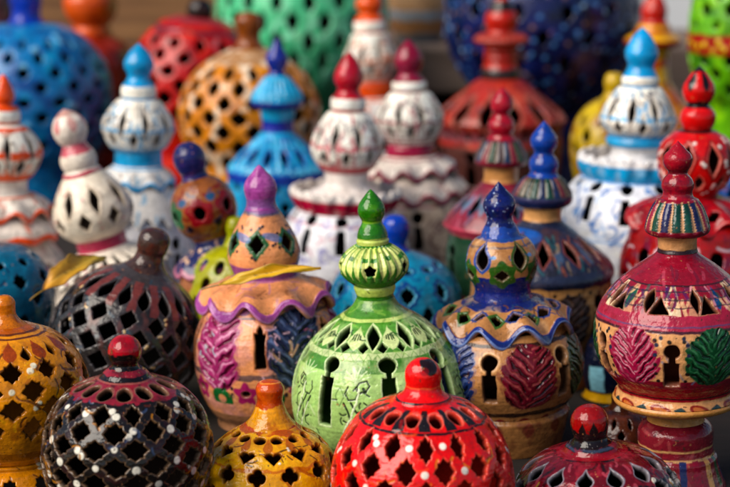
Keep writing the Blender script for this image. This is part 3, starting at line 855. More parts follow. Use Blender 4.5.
def fn(f):
    f.band(0, 311, '#16205c', 2.2)
    f.mottle('#d8b48c', 12, .1, .6, .5)
    f.rcut(dia(8, 7, .05), 318, 9, 12, .3, .4)
    f.ring(dia(11, 10, .05), 318, 9, 14, '#31518c', off=.3, a=.5); f.ring(dia(10, 9, 0), 319, 9, 14, '#3b5a2a', off=.8)
    f.rcut(dia(6, 6, .05), 319, 9, 12, .8, .4)
    f.strokes(40, 10, 1.1, '#26365c', 304, 330, minF=1, thlim=170, h=0); f.strokes(20, 8, 1., '#5a3a24', 304, 330, minF=1, thlim=170, h=0)
    f.ring(lambda x, y: np.abs(dia(9.5, 8.5, .05)(x, y)) - 1.1, 318, 9, 14, '#1f3268', off=.3)
    f.endband(7.5, '#18296c', 1.2, h=1.2); f.endband(2., '#7f96c8', .8, a=.6)
L.part('ruffle_collar', [(29.5, 297), (35, 299), (45, 302.5), (56, 309), (64, 317), (68, 324)], fn, TAN2, thick=4, inner=TAN2, disp=wave(9, 9, 3.5, 2.4), rough=.14, end_round=True)
def fn(f):
    f.mottle('#a8794e', 16, .1, .6, .6); f.mottle('#6a4a34', 8, .3, .7, .6, seed=21)
    f.band(344, 348, '#2a1a18', 1.2); f.band(413, 417, '#241514', 1.5); 
    for th, c, c2 in ((15, '#5d1220', '#9a4a4a'), (-48, '#1a2a5e', '#4a5a86'), (72, '#2b3a18', '#56683a'), (136, '#5d1220', '#9a4a4a'), (-112, '#2b3a18', '#56683a'), (-170, '#1a2a5e', '#4a5a86')):
        f.leaf(th, 380, 31, 70, c, c2, rot=8, n=6, depth=1.5, slope=.85, lobe=.1, slit={'#5d1220': '#26060c', '#1a2a5e': '#0c1430', '#2b3a18': '#10180a'}[c])
    for th in (-16, 44, 104, -80, -140, 164):
        f.ring if 0 else None
        f.shape(ell(11, 11), th, 362, 15, '#d8ac7c', a=.6)
        f.cut(keyhole(8.2, 7., 30), th, 362, 52)
    f.ring(ell(5, 3), 424, 16, 8, '#6b1a22'); f.strokes(50, 9, .8, '#4a2c1c', 345, 412, minF=2, thlim=120, h=0, a=.6)
L.part('body', [(60, 322), (66, 330), (73, 341), (77, 354), (78, 366), (74, 380), (67, 392), (61, 400), (59, 404)], fn, TAN2, thick=7, inner='#4a2e1c', edge='#7a5438', rough=.2, wob=.8)
def fn(f): f.mottle('#5a2a20', 9, .1, .5, .6); f.ring(lens(7, 9), 432, 12, 12, '#5d1d20', a=.7)
L.part('foot', [(59, 404), (62, 407.5), (61.5, 412), (59, 422), (54, L.gy - 6), (52, L.gy)], fn, '#8e6440', rough=.25)

# ---- tall maroon lantern on a pedestal, right
L = Lantern('tall maroon lantern with a striped fluted cap, dark green carved leaf and pedestal foot', 676, 1.42, tilt=-1.6, pivot=380, q=.8)
MAR = '#7e1c2a'; CR = '#c99468'
def fn(f): f.mottle('#5a1222', 6, .1, .5, .6); f.band(170, 175, '#5a0f1c', 1)
L.part('finial', [(0, 140.5), (2.2, 143), (8, 149), (13.4, 155), (14.6, 160), (13, 166), (9.8, 171), (9.8, 173.5), (13, 177), (15.6, 182), (15.8, 187), (14.4, 192), (16, 197), (19, 199)], fn, '#8b1826', rough=.12)
def fn(f):
    cols = ['#153a30', '#161c40', '#7e2034', '#1a4030', '#202048']
    cell = np.floor((f.th / (2 * math.pi) * 16) % 16).astype(int)
    rows = ((f.V > 204) & (f.V < 236))[:, None]
    for i, c in enumerate(cols):
        msk = ((cell % 5) == i)[None, :] & rows
        f.C[msk, :3] = lin(c)
    f.ring(lambda x, y: np.abs(x) - .9 - .035 * (y + 18) + .5 * np.sin(y * 2.2), 220, 16, 17, '#b98e6c', off=.5)
    f.flute(16, 1.9, 203, 236, None)
    f.band(233.5, 240, '#6e1826', 1.)
L.part('cap', [(17, 197.5), (21, 199, 1), (25, 205), (29.5, 215), (32, 224), (32.6, 228), (31, 231.5), (27, 234), (20, 235)], fn, '#7a1c2c', rough=.14)
def fn(f): f.mottle('#b5814f', 10, .1, .6, .5); f.band(251, 262, '#2a1016', .8)
L.part('neck', [(20, 235), (19.4, 239), (19.2, 244), (19.4, 248), (20, 251)], fn, CR, rough=.3)
def fn(f):
    f.mottle('#a03448', 14, .1, .6, .5); f.mottle('#4a2a4c', 9, .2, .6, .6, seed=31)
    f.band(283, 284.5, '#3a1820', .8); 
    NV = 300
    for i in range(18):
        th = i * 20 + 6
        f.shape(lambda x, y: np.abs(x) - 6.0 - .22 * y, th, NV, 15, ['#b58068', '#8e2438', '#d8c0a0'][i % 3], wob=.6, a=.0 if False else 1.)
    f.band(0, 286, MAR, .8); f.band(285, 286.6, '#34161c', .8)
    for i in range(9):
        th = i * 40 + 6
        f.shape(lens(5, 14), th + 20, NV, 17, ['#1c3f70', '#1f5638', '#8e2438'][i % 3])
        f.shape(lens(6.4, 15.5), th, NV + 1, 18, '#5b1420'); f.cut(lens(4.8, 13.5), th, NV + 1, 16)
        f.cut(lambda x, y: np.maximum(np.abs(x) - 6.5 - .5 * y, y - 7), th + 10, NV + 8, 13)
    f.brushy(['#c98a96', '#1f4a44', '#d9b08a', '#3a1a4a'], 30, 13, 1.5, 286, 306, a=.7, up=.35); f.brushy(['#4a1a2c', '#b04a5c'], 30, 14, 1.8, 258, 330, a=.5, up=.5)
    for v_ in (291, 307): f.band(v_, v_ + 1.5, '#20202c', 1.2, a=.8)
    f.band(299, 300.4, '#2c2630', .8, a=.8)
    f.band(315.5, 332, '#93283c', 1.2); f.band(331, 334, '#3a1420', 1); f.band(326.5, 328, '#3f3f66', .8, a=.8)
    f.band(334, 382, CR, 1); f.brushy(['#8a5a3c', '#5a7a9c', '#e8d0b0'], 30, 8, 1.1, 336, 384, a=.5, up=.8)
    f.ring(ell(2.2, 2.2), 341, 36, 4, '#1f1512'); 
    for th, c, c2 in ((-42, '#8a1f3c', '#c28a98'), (16, '#123f24', '#3f7550'), (-100, '#123f24', '#3f7550'), (74, '#8a1f3c', '#c28a98'), (134, '#1c2450', '#5a628e'), (-160, '#8a1f3c', '#c28a98')):
        f.leaf(th, 360, 29, 60, c, c2, rot=-4, n=6, depth=1.3, slope=1.0, lobe=.1, slit={'#8a1f3c': '#3f0c1e', '#123f24': '#061a0e', '#1c2450': '#0a0e24'}[c])
    for th in (-13, 45, 104, -71, -130, 165):
        for (dx, dy) in ((-15, -8), (-16, 2), (-16, 12), (-15, 22), (15, -8), (16, 2), (16, 12), (15, 22), (-13, 31), (13, 31), (-11, -15), (11, -15)):
            f.shape(ell(2.1, 2.1), th, 353, 44, '#1d1b2a' if dx < 0 else '#1f1512') if 0 else f.shape((lambda a, b: lambda x, y: np.hypot(x - a, y - b) - 2.1)(dx, dy), th, 353, 44, '#1d2038' if dy < 4 else '#1f1512')
        f.cut(keyhole(8, 7.4, 28), th, 352, 46)
    f.band(389, 410, '#8a1c26', 1.6); f.band(398.5, 400, '#300f12', 1)
    f.band(402, 440, CR, 1)
    for i in range(10):
        f.shape(ell(11, 5), i * 36 + 12, 411, 16, '#7c2416', rot=14); f.shape(ell(7, 2.6), i * 36 + 12, 411, 16, '#b0643a', rot=14)
        f.shape(dia(7, 5, 0), i * 36 - 6, 412, 12, '#2a3a3a', rot=10)
L.part('body', [(20, 251), (23, 254), (34, 261.5), (47, 271.5), (61, 283.5), (72, 296), (79, 310), (82, 327), (81, 345), (74, 363), (65, 374), (59, 382), (58, 387), (60.5, 391), (61.5, 394)], fn, MAR, thick=7, inner='#5a2a1a', edge='#8a5a3c', rough=.16, wob=.8)
def fn(f): f.mottle('#a87240', 10, .1, .6, .5); f.band(0, 402, '#c08a50', 1)
L.part('flange', [(61.5, 394), (63, 396.5), (61, 400), (52, 404), (38, 406), (29, 407), (27.5, 411), (28, 416), (28.5, 419)], fn, '#b98450', rough=.28)
def fn(f):
    f.mottle('#4a1018', 12, .1, .6, .6); f.brushy(['#3a1a20', '#9c4a4a'], 20, 12, 1.4, 425, 490, a=.5); f.band(425, 427.5, '#2a0e12', .8); f.band(452, 454, '#c79a6c', .8); f.band(461, 463.5, '#c79a6c', .8)
    for i in range(18): f.shape(box(3.6, 16), i * 20, 478, 19, ['#1c2450', '#7c1a2c', '#b98a5a', '#2f4a2a'][i % 4])
L.part('pedestal', [(28.5, 419), (33, 422), (37, 428), (37.5, 436), (37, 444), (38.5, 451), (41, 454), (42, 460), (45, 470), (49, 480), (50, L.gy)], fn, '#74202a', rough=.16)

# ---- grey brown dome leaning over, with a fallen leaf
L = Lantern('smoky grey brown lattice dome lantern tilted sideways with rust red petal slots', 127, 1.62, tilt=17, pivot=336, q=.75)
def fn(f): f.mottle('#4a2018', 7, .0, .5, .8); f.mottle('#15100f', 6, .2, .5, .6, seed=9)
L.part('knob', [(0, 224), (8, 225), (14, 229), (16, 235), (15.4, 244), (14, 250), (15, 256), (19, 262), (24, 267)], fn, '#3a2a26', rough=.12)
def fn(f):
    f.band(0, 283, '#3a3536', 3); f.mottle('#3d393c', 14, .1, .6, .6); f.brushy(['#2f4654', '#5c2620', '#4a5666'], 30, 10, 1.3, 280, 380, a=.6)
    f.ring(lambda x, y: np.abs(x) - 4.2, 293, 16, 17, '#6e3430', off=.5, a=.8)
    f.rcut(drop(6.4, 15), 294, 16, 18, 0, .6)
    f.lattice([318, 334, 350, 366, 382, 398], 14, 5.5, .03, .5, jit=1.1)
    f.mottle('#70403a', 16, .25, .7, .6, seed=11)
    f.dots(16, 1.4, '#d8b98a', 300, 370, h=.5, minF=.4, pair=.7)
L.part('dome', [(22, 265), (28, 269), (38, 274), (50, 282), (62, 295), (71, 312), (76, 332), (75, 352), (66, 376), (56, 394), (52, L.gy - 8)], fn, '#232020', thick=4.6, inner='#0c0908', edge='#4a4546', rough=.16, wob=1.4)

# ---- blue domes and other low lanterns between the rows
L = Lantern('aqua pierced dome lantern with dark blue outlines around diamond holes and a round cobalt knob', 395, 1.82, q=1.)
def fn(f): f.mottle('#2350c0', 8, .1, .6, .5)
L.part('knob', [(0, 214.5), (7, 216), (12.5, 221), (14, 229), (12.4, 237), (10.5, 242), (12, 247), (18, 252)], fn, '#163a9e', rough=.12)
def fn(f):
    f.mottle('#2a8fb4', 12, .0, .5, .7)
    f.ring(lambda x, y: np.abs(dia(12, 14, .1)(x, y)) - 1.6, 296, 10, 24, '#16306e', off=.2)
    f.ring(lambda x, y: np.abs(ell(7, 5)(x, y)) - 1.5, 272, 12, 12, '#16306e')
    f.rcut(ell(5, 3.4), 272, 12, 9); f.rcut(dia(8, 10, .1), 296, 10, 16, .2); f.rcut(dia(8, 10, .1), 318, 10, 16, .7); f.rcut(dia(8, 9, .1), 339, 10, 16, .2)
    f.strokes(26, 12, 1., '#173a80', 268, 330, minF=2)
L.part('dome', [(17, 250), (24, 253), (38, 259), (52, 268), (62, 281), (67, 299), (65, 322), (56, 344), (50, L.gy)], fn, '#17789a', thick=4, inner='#06161f', edge='#4aa8c4', rough=.15)

L = Lantern('dark teal pierced dome lantern behind the amber lantern', -16, 1.72, q=1.)
def fn(f): f.mottle('#1d5a80', 8, 0, .5, .6)
L.part('knob', [(0, 206), (8, 208), (12, 216), (12, 226), (12, 236), (18, 246)], fn, '#174a7c', rough=.15)
def fn(f):
    f.mottle('#2a7f9c', 10, .0, .5, .6); f.rcut(dia(9, 9, .1), 286, 11, 16, .1); f.rcut(dia(9, 9, .1), 306, 11, 16, .6); f.rcut(ell(6, 5), 267, 11, 10, .6)
    f.rcut(dia(9, 9, .1), 327, 11, 16, .1); f.strokes(20, 12, 1.2, '#0d2a4c', 260, 330)
L.part('dome', [(17, 245), (26, 246), (42, 250), (56, 260), (66, 276), (69, 296), (64, 325), (52, L.gy - 12), (48, L.gy)], fn, '#18607e', thick=4, inner='#04101a', rough=.15)

L = Lantern('lime yellow dome lantern with dark oval holes tucked behind the tan lantern', 236, 1.78, q=1.)
def fn(f): f.mottle('#8a9a20', 8, 0, .5, .5)
L.part('knob', [(0, 216), (7, 218), (10, 226), (9, 236), (13, 246)], fn, '#96962a', rough=.15)
def fn(f):
    f.mottle('#7f9a24', 10, .1, .5, .6); f.rcut(ell(5, 8), 268, 11, 12, .15); f.rcut(ell(6, 9), 288, 11, 14, .65); f.rcut(ell(6, 9), 310, 11, 14, .15)
L.part('dome', [(12, 245), (20, 247), (31, 253), (41, 264), (47, 280), (48, 300), (44, 330), (40, L.gy)], fn, '#9a9a2a', thick=4, inner='#1c1c06', rough=.14)

L = Lantern('small leaning tan lantern with red flower openings and a lumpy navy knob', 212, 1.80, tilt=-15, pivot=236, q=.9)
def fn(f): f.mottle('#3c2466', 6, .1, .5, .8); f.mottle('#0f1030', 5, .2, .5, .6, seed=8)
L.part('finial', [(0, 139), (8, 141), (14.6, 148), (16.6, 157), (14.6, 166), (12.5, 171), (14, 177)], fn, '#1e2157', rough=.14, wob=1.6)
def fn(f):
    f.mottle('#4f2818', 9, .1, .5, .7); f.strokes(24, 10, 1.4, '#6a1818', 186, 232, h=0); f.strokes(12, 8, 1.2, '#2b3c58', 186, 232, h=0)
    for i, th in enumerate((-60, -2, 55, 115, 175, -118)):
        f.shape(flower(14, 5, .14), th, 212, 20, '#7e1b20' if i else '#2f5a3c'); f.cut(ell(6, 7), th, 213, 10)
        f.shape(ell(5, 4), th + 28, 199, 8, '#2b4c70'); f.shape(ell(4, 4), th + 30, 226, 8, '#20141c')
L.part('bulb', [(13.5, 176), (20, 180), (28, 189), (32.5, 201), (32.5, 214), (28, 226), (22, 233), (20, 237)], fn, '#86502f', thick=4, inner='#120806', rough=.16)
def fn(f): f.mottle('#c9a08c', 5, .3, .6, .8); f.dots(10, 2.2, '#d6b090', 248, 262, pair=.2); f.endband(5, '#a8647c', 2)
L.part('ruffle_collar', [(20, 237), (21, 243), (27, 248), (38, 254), (45, 262)], fn, '#1c2350', thick=3.6, inner='#6a4030', disp=wave(8, 5, 3), rough=.16, end_round=True)
def fn(f): f.mottle('#70402a', 10, .1, .5, .6); f.rcut(keyhole(6, 5, 26), 292, 8, 44, .2)
L.part('body', [(36, 262), (44, 272), (50, 288), (51, 306), (46, 328), (40, L.gy + 2)], fn, '#8a5636', thick=4, inner='#120906', rough=.2)

# ================================================================== WHITE LANTERNS
def teeth(f, n, depth, ph=0.):
    u = (f.th * n / (2 * math.pi) + ph) % 1
    f.F = np.minimum(f.F, ((f.S[-1] - depth * np.abs(u * 2 - 1)[None, :]) - f.S[:, None]) * .75 + .02)
WHITE = '#f6f0e4'

L = Lantern('cream lantern with a pink streaked double ball tip leaning towards the left edge', 100, 1.90, tilt=-14, pivot=236, q=.8)
def fn(f):
    f.ring(drop(4.5, 11), 120, 6, 16, '#b8525a', off=.1, a=.75); f.band(0, 113, '#a8483c', 1, a=.6); f.mottle('#cdbcae', 8, .2, .6, .4)
L.part('finial', [(0, 105), (3, 106.5), (10, 111), (16, 119), (17.4, 127), (15.4, 135), (11.5, 141)], fn, '#e4d8cc', rough=.12)
def fn(f): f.band(0, 153, '#b85a64', 1.2); f.band(171, 190, '#b85a64', 1.2); f.mottle('#cfc0b0', 8, .2, .6, .4)
L.part('collar', [(11.5, 141), (12.5, 143, 1), (14.5, 147), (17.5, 152), (18.6, 158), (17.6, 164), (16.6, 166), (20, 170), (20, 173)], fn, '#e4d9cb', rough=.12)
def fn(f):
    f.mottle('#cdbda6', 12, .1, .6, .5)
    f.rcut(lens(4.8, 15), 202, 8, 20, .1, .5); f.rcut(dia(7, 10, .0), 223, 8, 18, .6, .5); f.ring(lambda x, y: np.abs(lens(8, 18)(x, y)) - .7, 202, 8, 24, '#a08a78', off=.1, a=.6)
    f.strokes(8, 8, 1.5, '#8c3a34', 182, 226, minF=1.5); f.dots(10, 1.3, '#b0525c', 190, 232, h=.2)
L.part('bulb', [(19.5, 172), (25, 178), (34, 191), (40, 206), (40.5, 215), (36, 226), (29, 233), (25, 236)], fn, '#e3d8c6', thick=4, inner='#6b5a4c', edge='#c9b69c', rough=.14)
def fn(f): f.mottle('#c26470', 8, .1, .6, .5)
L.part('pink_band', [(25, 236), (25.5, 239), (25, 244), (26, 248)], fn, '#a83c52', rough=.14)
def fn(f):
    f.mottle('#cfc3b2', 10, .1, .6, .5)
    f.rcut(lambda x, y: np.abs(x) - 1.2 - .10 * (y + 16), 268, 22, 13, 0)
    teeth(f, 22, 9, .0)
    f.dots(12, 1.6, '#b8606c', 258, 290, h=.2)
L.part('spiked_skirt', [(25.5, 247), (31, 250), (42, 255), (55, 262), (66, 271)], fn, '#e2d9ca', thick=3.6, inner='#a89a88', rough=.15)
def fn(f): f.mottle('#bdb0a0', 12, .1, .6, .5); f.rcut(keyhole(7, 6, 30), 296, 9, 46, .3); f.band(276, 279, '#b85a64', 1)
L.part('body', [(44, 260), (54, 272), (60, 290), (60, 310), (54, 330), (48, L.gy + 3)], fn, '#ddd2c4', thick=4, inner='#3a2e26', rough=.16)

def white_lantern(label, ax, d, tip, fin, ring_y, bulb, c, ink, ink2, neck, ruffles, body, tilt=0, pivot=None, q=.95, bandc=None, bot=0, bh=15, bandw=1.6):
    """fin: (y of widest, hw, y of waist, hw, y end, hw); ring_y: (y0, y1, hw); bulb: (y0, ymid, y1, hw, hw_bottom)"""
    L = Lantern(label, ax, d, tilt=tilt, pivot=pivot, q=q)
    y1, h1, y2, h2, y3, h3 = fin
    L.part('finial', [(0, tip), (2.4, tip + 2), (h1 * .62, tip + (y1 - tip) * .4), (h1, y1 - 2), (h1 * .97, y1 + 4), (h2 + .6, y2 - 3), (h2, y2), (h3, y3)], onion(c, ink2, .35), c, rough=.12)
    r0, r1, rh = ring_y
    def fn(f): f.band(r1 + rh * .2 - 2.2, 999, c, .6); f.band(0, r0 + 1 + rh * .1, c, .5)
    L.part('collar', [(h3, y3), (rh - 1.5, r0), (rh, r0 + (r1 - r0) * .3), (rh, r1 - 2), (rh - 1.5, r1 + 2)], fn, WHITE, rough=.12)
    b0, bm, b1, bw, bb = bulb
    bfn = bulb_slits(ink, ink2, 9, bandc, bh)
    def bulb_fn(f):
        bfn(f)
        if bandw > 2: f.band((f.V.min() + f.V.max() * 1.15) / 2.15 - bandw, (f.V.min() + f.V.max() * 1.15) / 2.15 + bandw, c, 1.6); f.band(f.V.min() + 3, f.V.min() + 7, c, 1.)
        if bot: f.band(f.V.max() - bot, 999, c, 1.6, a=.92)
    L.part('bulb', [(rh - 1.5, r1 + 2), (rh + 2, b0 + 1), (bw * .80, b0 + (bm - b0) * .42), (bw * .97, bm - 5), (bw, bm + 2), (bw * .93, bm + (b1 - bm) * .4), (bw * .76, b1 - 4), (bb, b1)], bulb_fn, WHITE, thick=3.4, inner='#453b36', edge='#a89c90', rough=.16)
    nk = neck(L, bb, b1)
    for rf in ruffles: rf(L)
    body(L)
    return L

def neck_fn(col, pts, name='neck'):
    def g(L, bb, b1):
        L.part(name, [(bb, b1)] + pts, onion(col, '#888888', .12), col, rough=.14)
    return g
def two_necks(L, bb, b1):
    L.part('blue_band', [(bb, b1), (31.5, 141), (29, 145)], onion('', '#5ab4e0', .3), '#2a9ad0', rough=.14)
    L.part('neck', [(29, 145), (25.5, 147), (24.5, 152), (25.5, 157)], onion('', '#b8b4b0', .4), '#e4e4e6', rough=.14)
def ruffle(pts, n, a, b, c, rimc, rim=5, ph=0., tee=None, inner='#bdb2a8', squig=None, toothn=18):
    def g(L):
        def fn(f):
            f.mottle('#c8beb4', 10, .1, .6, .4)
            f.brushy([squig or rimc, '#8d857e'], 22, 10, 1.2, f.V.min() + 3, f.V.max() - 3, a=.65, thlim=170, up=.5); f.band(f.V.min() + 2, f.V.min() + 4, rimc, 1.5, a=.8)
            f.endband(rim, rimc, 1.0, h=.6)
            if tee: teeth(f, toothn, tee)
        L.part('ruffle_collar', pts, fn, c, thick=3.4, inner=inner, disp=wave(n, a, b, ph), rough=.14, end_round=not tee)
    return g
def cup_collar(shoulder, cup, n, amp, c, rimc, wave_amp=2.4):
    """a frill that stands up and out from the shoulder, its rim cut in scallops"""
    def g(L):
        def fs(f): f.mottle('#b9aea4', 9, .1, .6, .6); f.strokes(14, 9, 1., '#8a7f78', f.V.min() + 3, f.V.max() - 3, minF=1, thlim=170)
        L.part('shoulder', shoulder, fs, c, rough=.14)
        def fn(f):
            f.band(0, 999, rimc, .5)
            u = np.abs(np.sin(f.th * n / 2))[None, :]
            y = f.S[:, None] + f.w2 * .6
            f.put(np.ix_(np.arange(f.n), np.arange(f.m)), y - 3.2 - 4.4 * u, c)
            f.mottle('#c8c0b8', 8, .2, .6, .3)
        up = lambda th, t: (wave_amp * (1 - t) * np.cos(n * th) * .8, amp * (1 - t) ** 1.3 * (np.abs(np.sin(n * th / 2)) - .5))
        L.part('scalloped_collar', cup, fn, c, thick=3.2, inner='#c9c0b8', disp=up, rough=.12)
    return g
def white_body(pts, ink, line, kv, kn=9, sq=40, kr=6.5, ks=24, off=.22, lines=(), c='#dcdce0'):
    def g(L):
        def fn(f):
            f.mottle('#c2c4cc', 14, .1, .6, .4)
            f.rcut(ell(kr, kr), kv, kn, kr + 3, off, .4); f.rcut(lambda x, y: np.maximum(np.abs(x) - kr * .72 - .05 * y, np.abs(y) - ks / 2), kv + kr * 1.9 + ks * .42, kn, ks, off, .4)
            for v in lines: f.band(v, v + 2.2, line, 1.2, a=.8)
            f.strokes(sq, 15, 1.25, ink, kv - 2, kv + 46, minF=2.0, thlim=120, curl=3.2, h=0); f.strokes(sq // 2, 8, 1., ink, kv - 6, kv + 50, minF=2.0, thlim=120, curl=1.); f.strokes(sq // 2, 10, 1.2, line, kv - 2, kv + 50, minF=2.0, thlim=120, curl=2., h=0, a=.6)
        L.part('body', pts + [(pts[-1][0] * .97, L.gy)], fn, c, thick=4, inner='#1d1714', rough=.16)
    return g

white_lantern('white lantern with a crimson onion tip and crimson scalloped collar behind the green lantern', 347, 2.07, 51.5, (78, 14.6, 90, 10.8, 95, 13),
    (97, 109, 17.6), (111, 147, 171, 37, 23), '#a3192c', '#4a4656', '#a83a48',
    neck_fn('#e0d8d2', [(22.5, 175), (22, 181), (24, 186)]),
    [cup_collar([(23, 184), (27, 187), (36, 192), (45, 199), (50, 206)], [(55, 189), (54.5, 195), (52, 202), (48.5, 209)], 20, 6, '#e4dcd6', '#9c2038')],
    white_body([(47, 206), (53, 213), (60, 226), (64, 244), (66, 264), (64, 290)], '#8a88b4', '#b46a7c', 222, 10, 60, 6, 25, .58, lines=(226,)), bandc='#b05a62', bot=7, tilt=1.5, pivot=150)
white_lantern('white lantern with a maroon onion tip and maroon zigzag collars', 410, 2.22, 39, (60, 14.2, 73, 10.5, 78, 13.4),
    (80, 89.5, 17.2), (91, 118, 143, 34.5, 22), '#7a1530', '#5a5058', '#8e3a4c',
    neck_fn('#8c1c3a', [(24, 146), (24.5, 150), (25, 155)], 'maroon_band'),
    [ruffle([(25, 154), (31, 157), (40, 162), (47, 171)], 10, 5, 2.5, '#ddd2c8', '#7c1a36', 4, .4),
     ruffle([(36, 170), (44, 176), (53, 184), (58, 193)], 12, 4.5, 2.5, '#d6c8bc', '#7c1a36', 4, 1.4)],
    white_body([(46, 184), (55, 196), (61, 214), (63, 236), (62, 262)], '#6a4a44', '#7c1a36', 218, 9, 60, 6, 22, .4, lines=(206,), c='#b9a48e'), bandc='#9a5a60', tilt=-1.6, pivot=118)
white_lantern('white lantern with a sky blue onion tip and wavy blue lines beside the blue pot', 138, 2.06, 43, (64, 15, 77, 10.8, 82, 13),
    (84.5, 97, 17.3), (98, 126, 151, 36.6, 23), '#1f8fc4', '#4a4c52', '#4a9cc8',
    neck_fn('#2390c2', [(23.6, 154), (23.6, 160), (24, 165)], 'blue_band'),
    [ruffle([(24, 164), (28, 168), (34, 174), (38, 183)], 9, 3.5, 2, '#e2dfda', '#2390c2', 4, .5, squig='#6aa8c8'),
     ruffle([(33, 182), (38, 190), (46, 203), (54, 219)], 9, 1, 1, '#e0dcd6', '#e4ded6', 3, .5, tee=11, squig='#3c9cc8', toothn=20)],
    white_body([(40, 208), (50, 222), (57, 242), (57, 268)], '#6a94b4', '#2390c2', 246, 9, 20), bandc='#4a9ccc', bot=3, tilt=2, pivot=160)
white_lantern('large white lantern with sky blue onion tip, blue scalloped collar and blue scrolls', 638, 1.98, 27, (54, 16.6, 66.5, 13, 73, 15.6),
    (75, 84.5, 18.4), (86, 120, 139, 38.6, 31), '#1f93cc', '#4a4c58', '#4a9fd0',
    two_necks,
    [cup_collar([(25.5, 156), (30, 158), (38, 163), (46, 169), (52, 175)], [(56.5, 155), (57, 162), (55.5, 170), (52, 177)], 20, 6, '#e6e6e8', '#2a9ad0')],
    white_body([(50, 174), (58, 180), (66, 190), (72, 206), (74, 226), (72, 250), (64, 284)], '#3f74ba', '#6a9cd0', 190, 11, 70, 6.4, 26, .98, lines=(184, 244), c='#e2e7f0'), bandc='#4aa0d0', bot=6, tilt=1.2, pivot=120)
white_lantern('white lantern with orange tip, orange rings and orange wavy ruffles cut by the left edge', 3, 1.98, 74, (96, 11, 104, 9, 107, 14),
    (109, 121, 17), (123, 150, 178, 39, 25), '#d9531a', '#6a625c', '#d9642c',
    neck_fn('#e0d8ce', [(24, 184), (25, 192)]),
    [ruffle([(25, 191), (32, 194), (42, 200), (49, 211)], 10, 5, 3, '#e0d8ce', '#d4521a', 4.5),
     ruffle([(38, 210), (45, 216), (54, 224), (57, 234)], 10, 2, 2, '#dcd2c8', '#d4521a', 6),
     ruffle([(42, 232), (48, 240), (56, 252), (63, 264)], 10, 3, 2, '#dfd4cc', '#e0d4cc', 2, tee=10, squig='#c07a80')],
    white_body([(48, 250), (58, 264), (60, 284), (56, 306)], '#9a8a84', '#d4521a', 286, 9, 16), bandc='#de5214', bot=7, bandw=2.8, tilt=2.5, pivot=160)
white_lantern('far white lantern with orange tip and orange collar in front of the mint green globe', 371, 2.62, -12, (4, 13.4, 14, 10, 17, 14),
    (19.5, 31, 16), (33, 58, 80, 27.5, 19), '#d4561a', '#6a6660', '#d07048',
    neck_fn('#d9561a', [(20, 84), (20, 96)], 'orange_band'),
    [ruffle([(20, 96), (26, 100), (34, 107), (40, 116)], 9, 3, 2, '#dcd6d0', '#d4561a', 3)],
    white_body([(34, 112), (42, 126), (46, 146), (46, 168)], '#8a7a74', '#d4561a', 146, 9, 10), bandc='#cf6a40', tilt=-2, pivot=60, q=1.4, bh=11)

# ================================================================== BLUE, RED AND DARK LANTERNS BEHIND
L = Lantern('turquoise lantern with a fluted cap and navy spear tip', 278, 2.30, q=1.05)
L.part('finial', [(0, 37), (2, 40), (7.5, 50), (11.3, 58), (10, 65), (7, 71), (9, 75)], onion('', '#2a2c90', .5), '#1b2a80', rough=.14)
def fn(f): f.flute(22, 1.6, 78, 104, '#1d5aa0', .6); f.band(103, 130, '#1a2c86', 1.)
L.part('cap', [(9, 75), (12.5, 77), (18, 84), (24, 92), (26.3, 99), (25.5, 104), (21, 108), (17.4, 109)], fn, '#3fa2cc', rough=.2)
def fn(f): f.band(121.5, 140, '#18248a', 1)
L.part('neck', [(17.4, 109), (17, 113), (15.8, 120), (15.8, 127), (16.5, 131)], fn, '#2b95c0', rough=.2)
def fn(f):
    f.mottle('#2566a4', 10, .0, .5, .75); f.brushy(['#1f4f9c', '#6ac0dc'], 30, 12, 1.3, 136, 250, a=.6, up=.5); f.flute(28, 1.3, 138, 174); f.ring(lambda x, y: np.abs(y - 2.5 * np.cos(x * .9)) - 1.1, 172, 28, 6, '#7cc4e0'); f.ring(lens(6, 14), 158, 14, 18, '#1f5fa6', off=0); f.rcut(lens(3.6, 11), 158, 14, 14, 0)
    f.band(176, 186, '#1a3a9c', 1.2); f.rcut(ell(4, 4), 190, 14, 6, .5); f.strokes(30, 12, 1.2, '#1a4c9a', 194, 250)
    f.rcut(keyhole(5, 4.5, 22), 208, 10, 34, .2)
L.part('body', [(16.5, 131), (20, 135), (30, 145), (42, 157), (49.5, 166), (51, 171), (50, 176), (51, 190), (51, 215), (47, 240), (42, L.gy)], fn, '#3a96c2', thick=4, inner='#082030', rough=.2)

def cap_stripes(cols, v0, v1, n, line):
    def fn(f):
        cell = np.floor((f.th / (2 * math.pi) * n) % n).astype(int); rows = ((f.V > v0) & (f.V < v1))[:, None]
        for i, c in enumerate(cols): f.C[((cell % len(cols)) == i)[None, :] & rows, :3] = lin(c)
        f.flute(n, 1.5, v0, v1, line, .9, .7)
    return fn

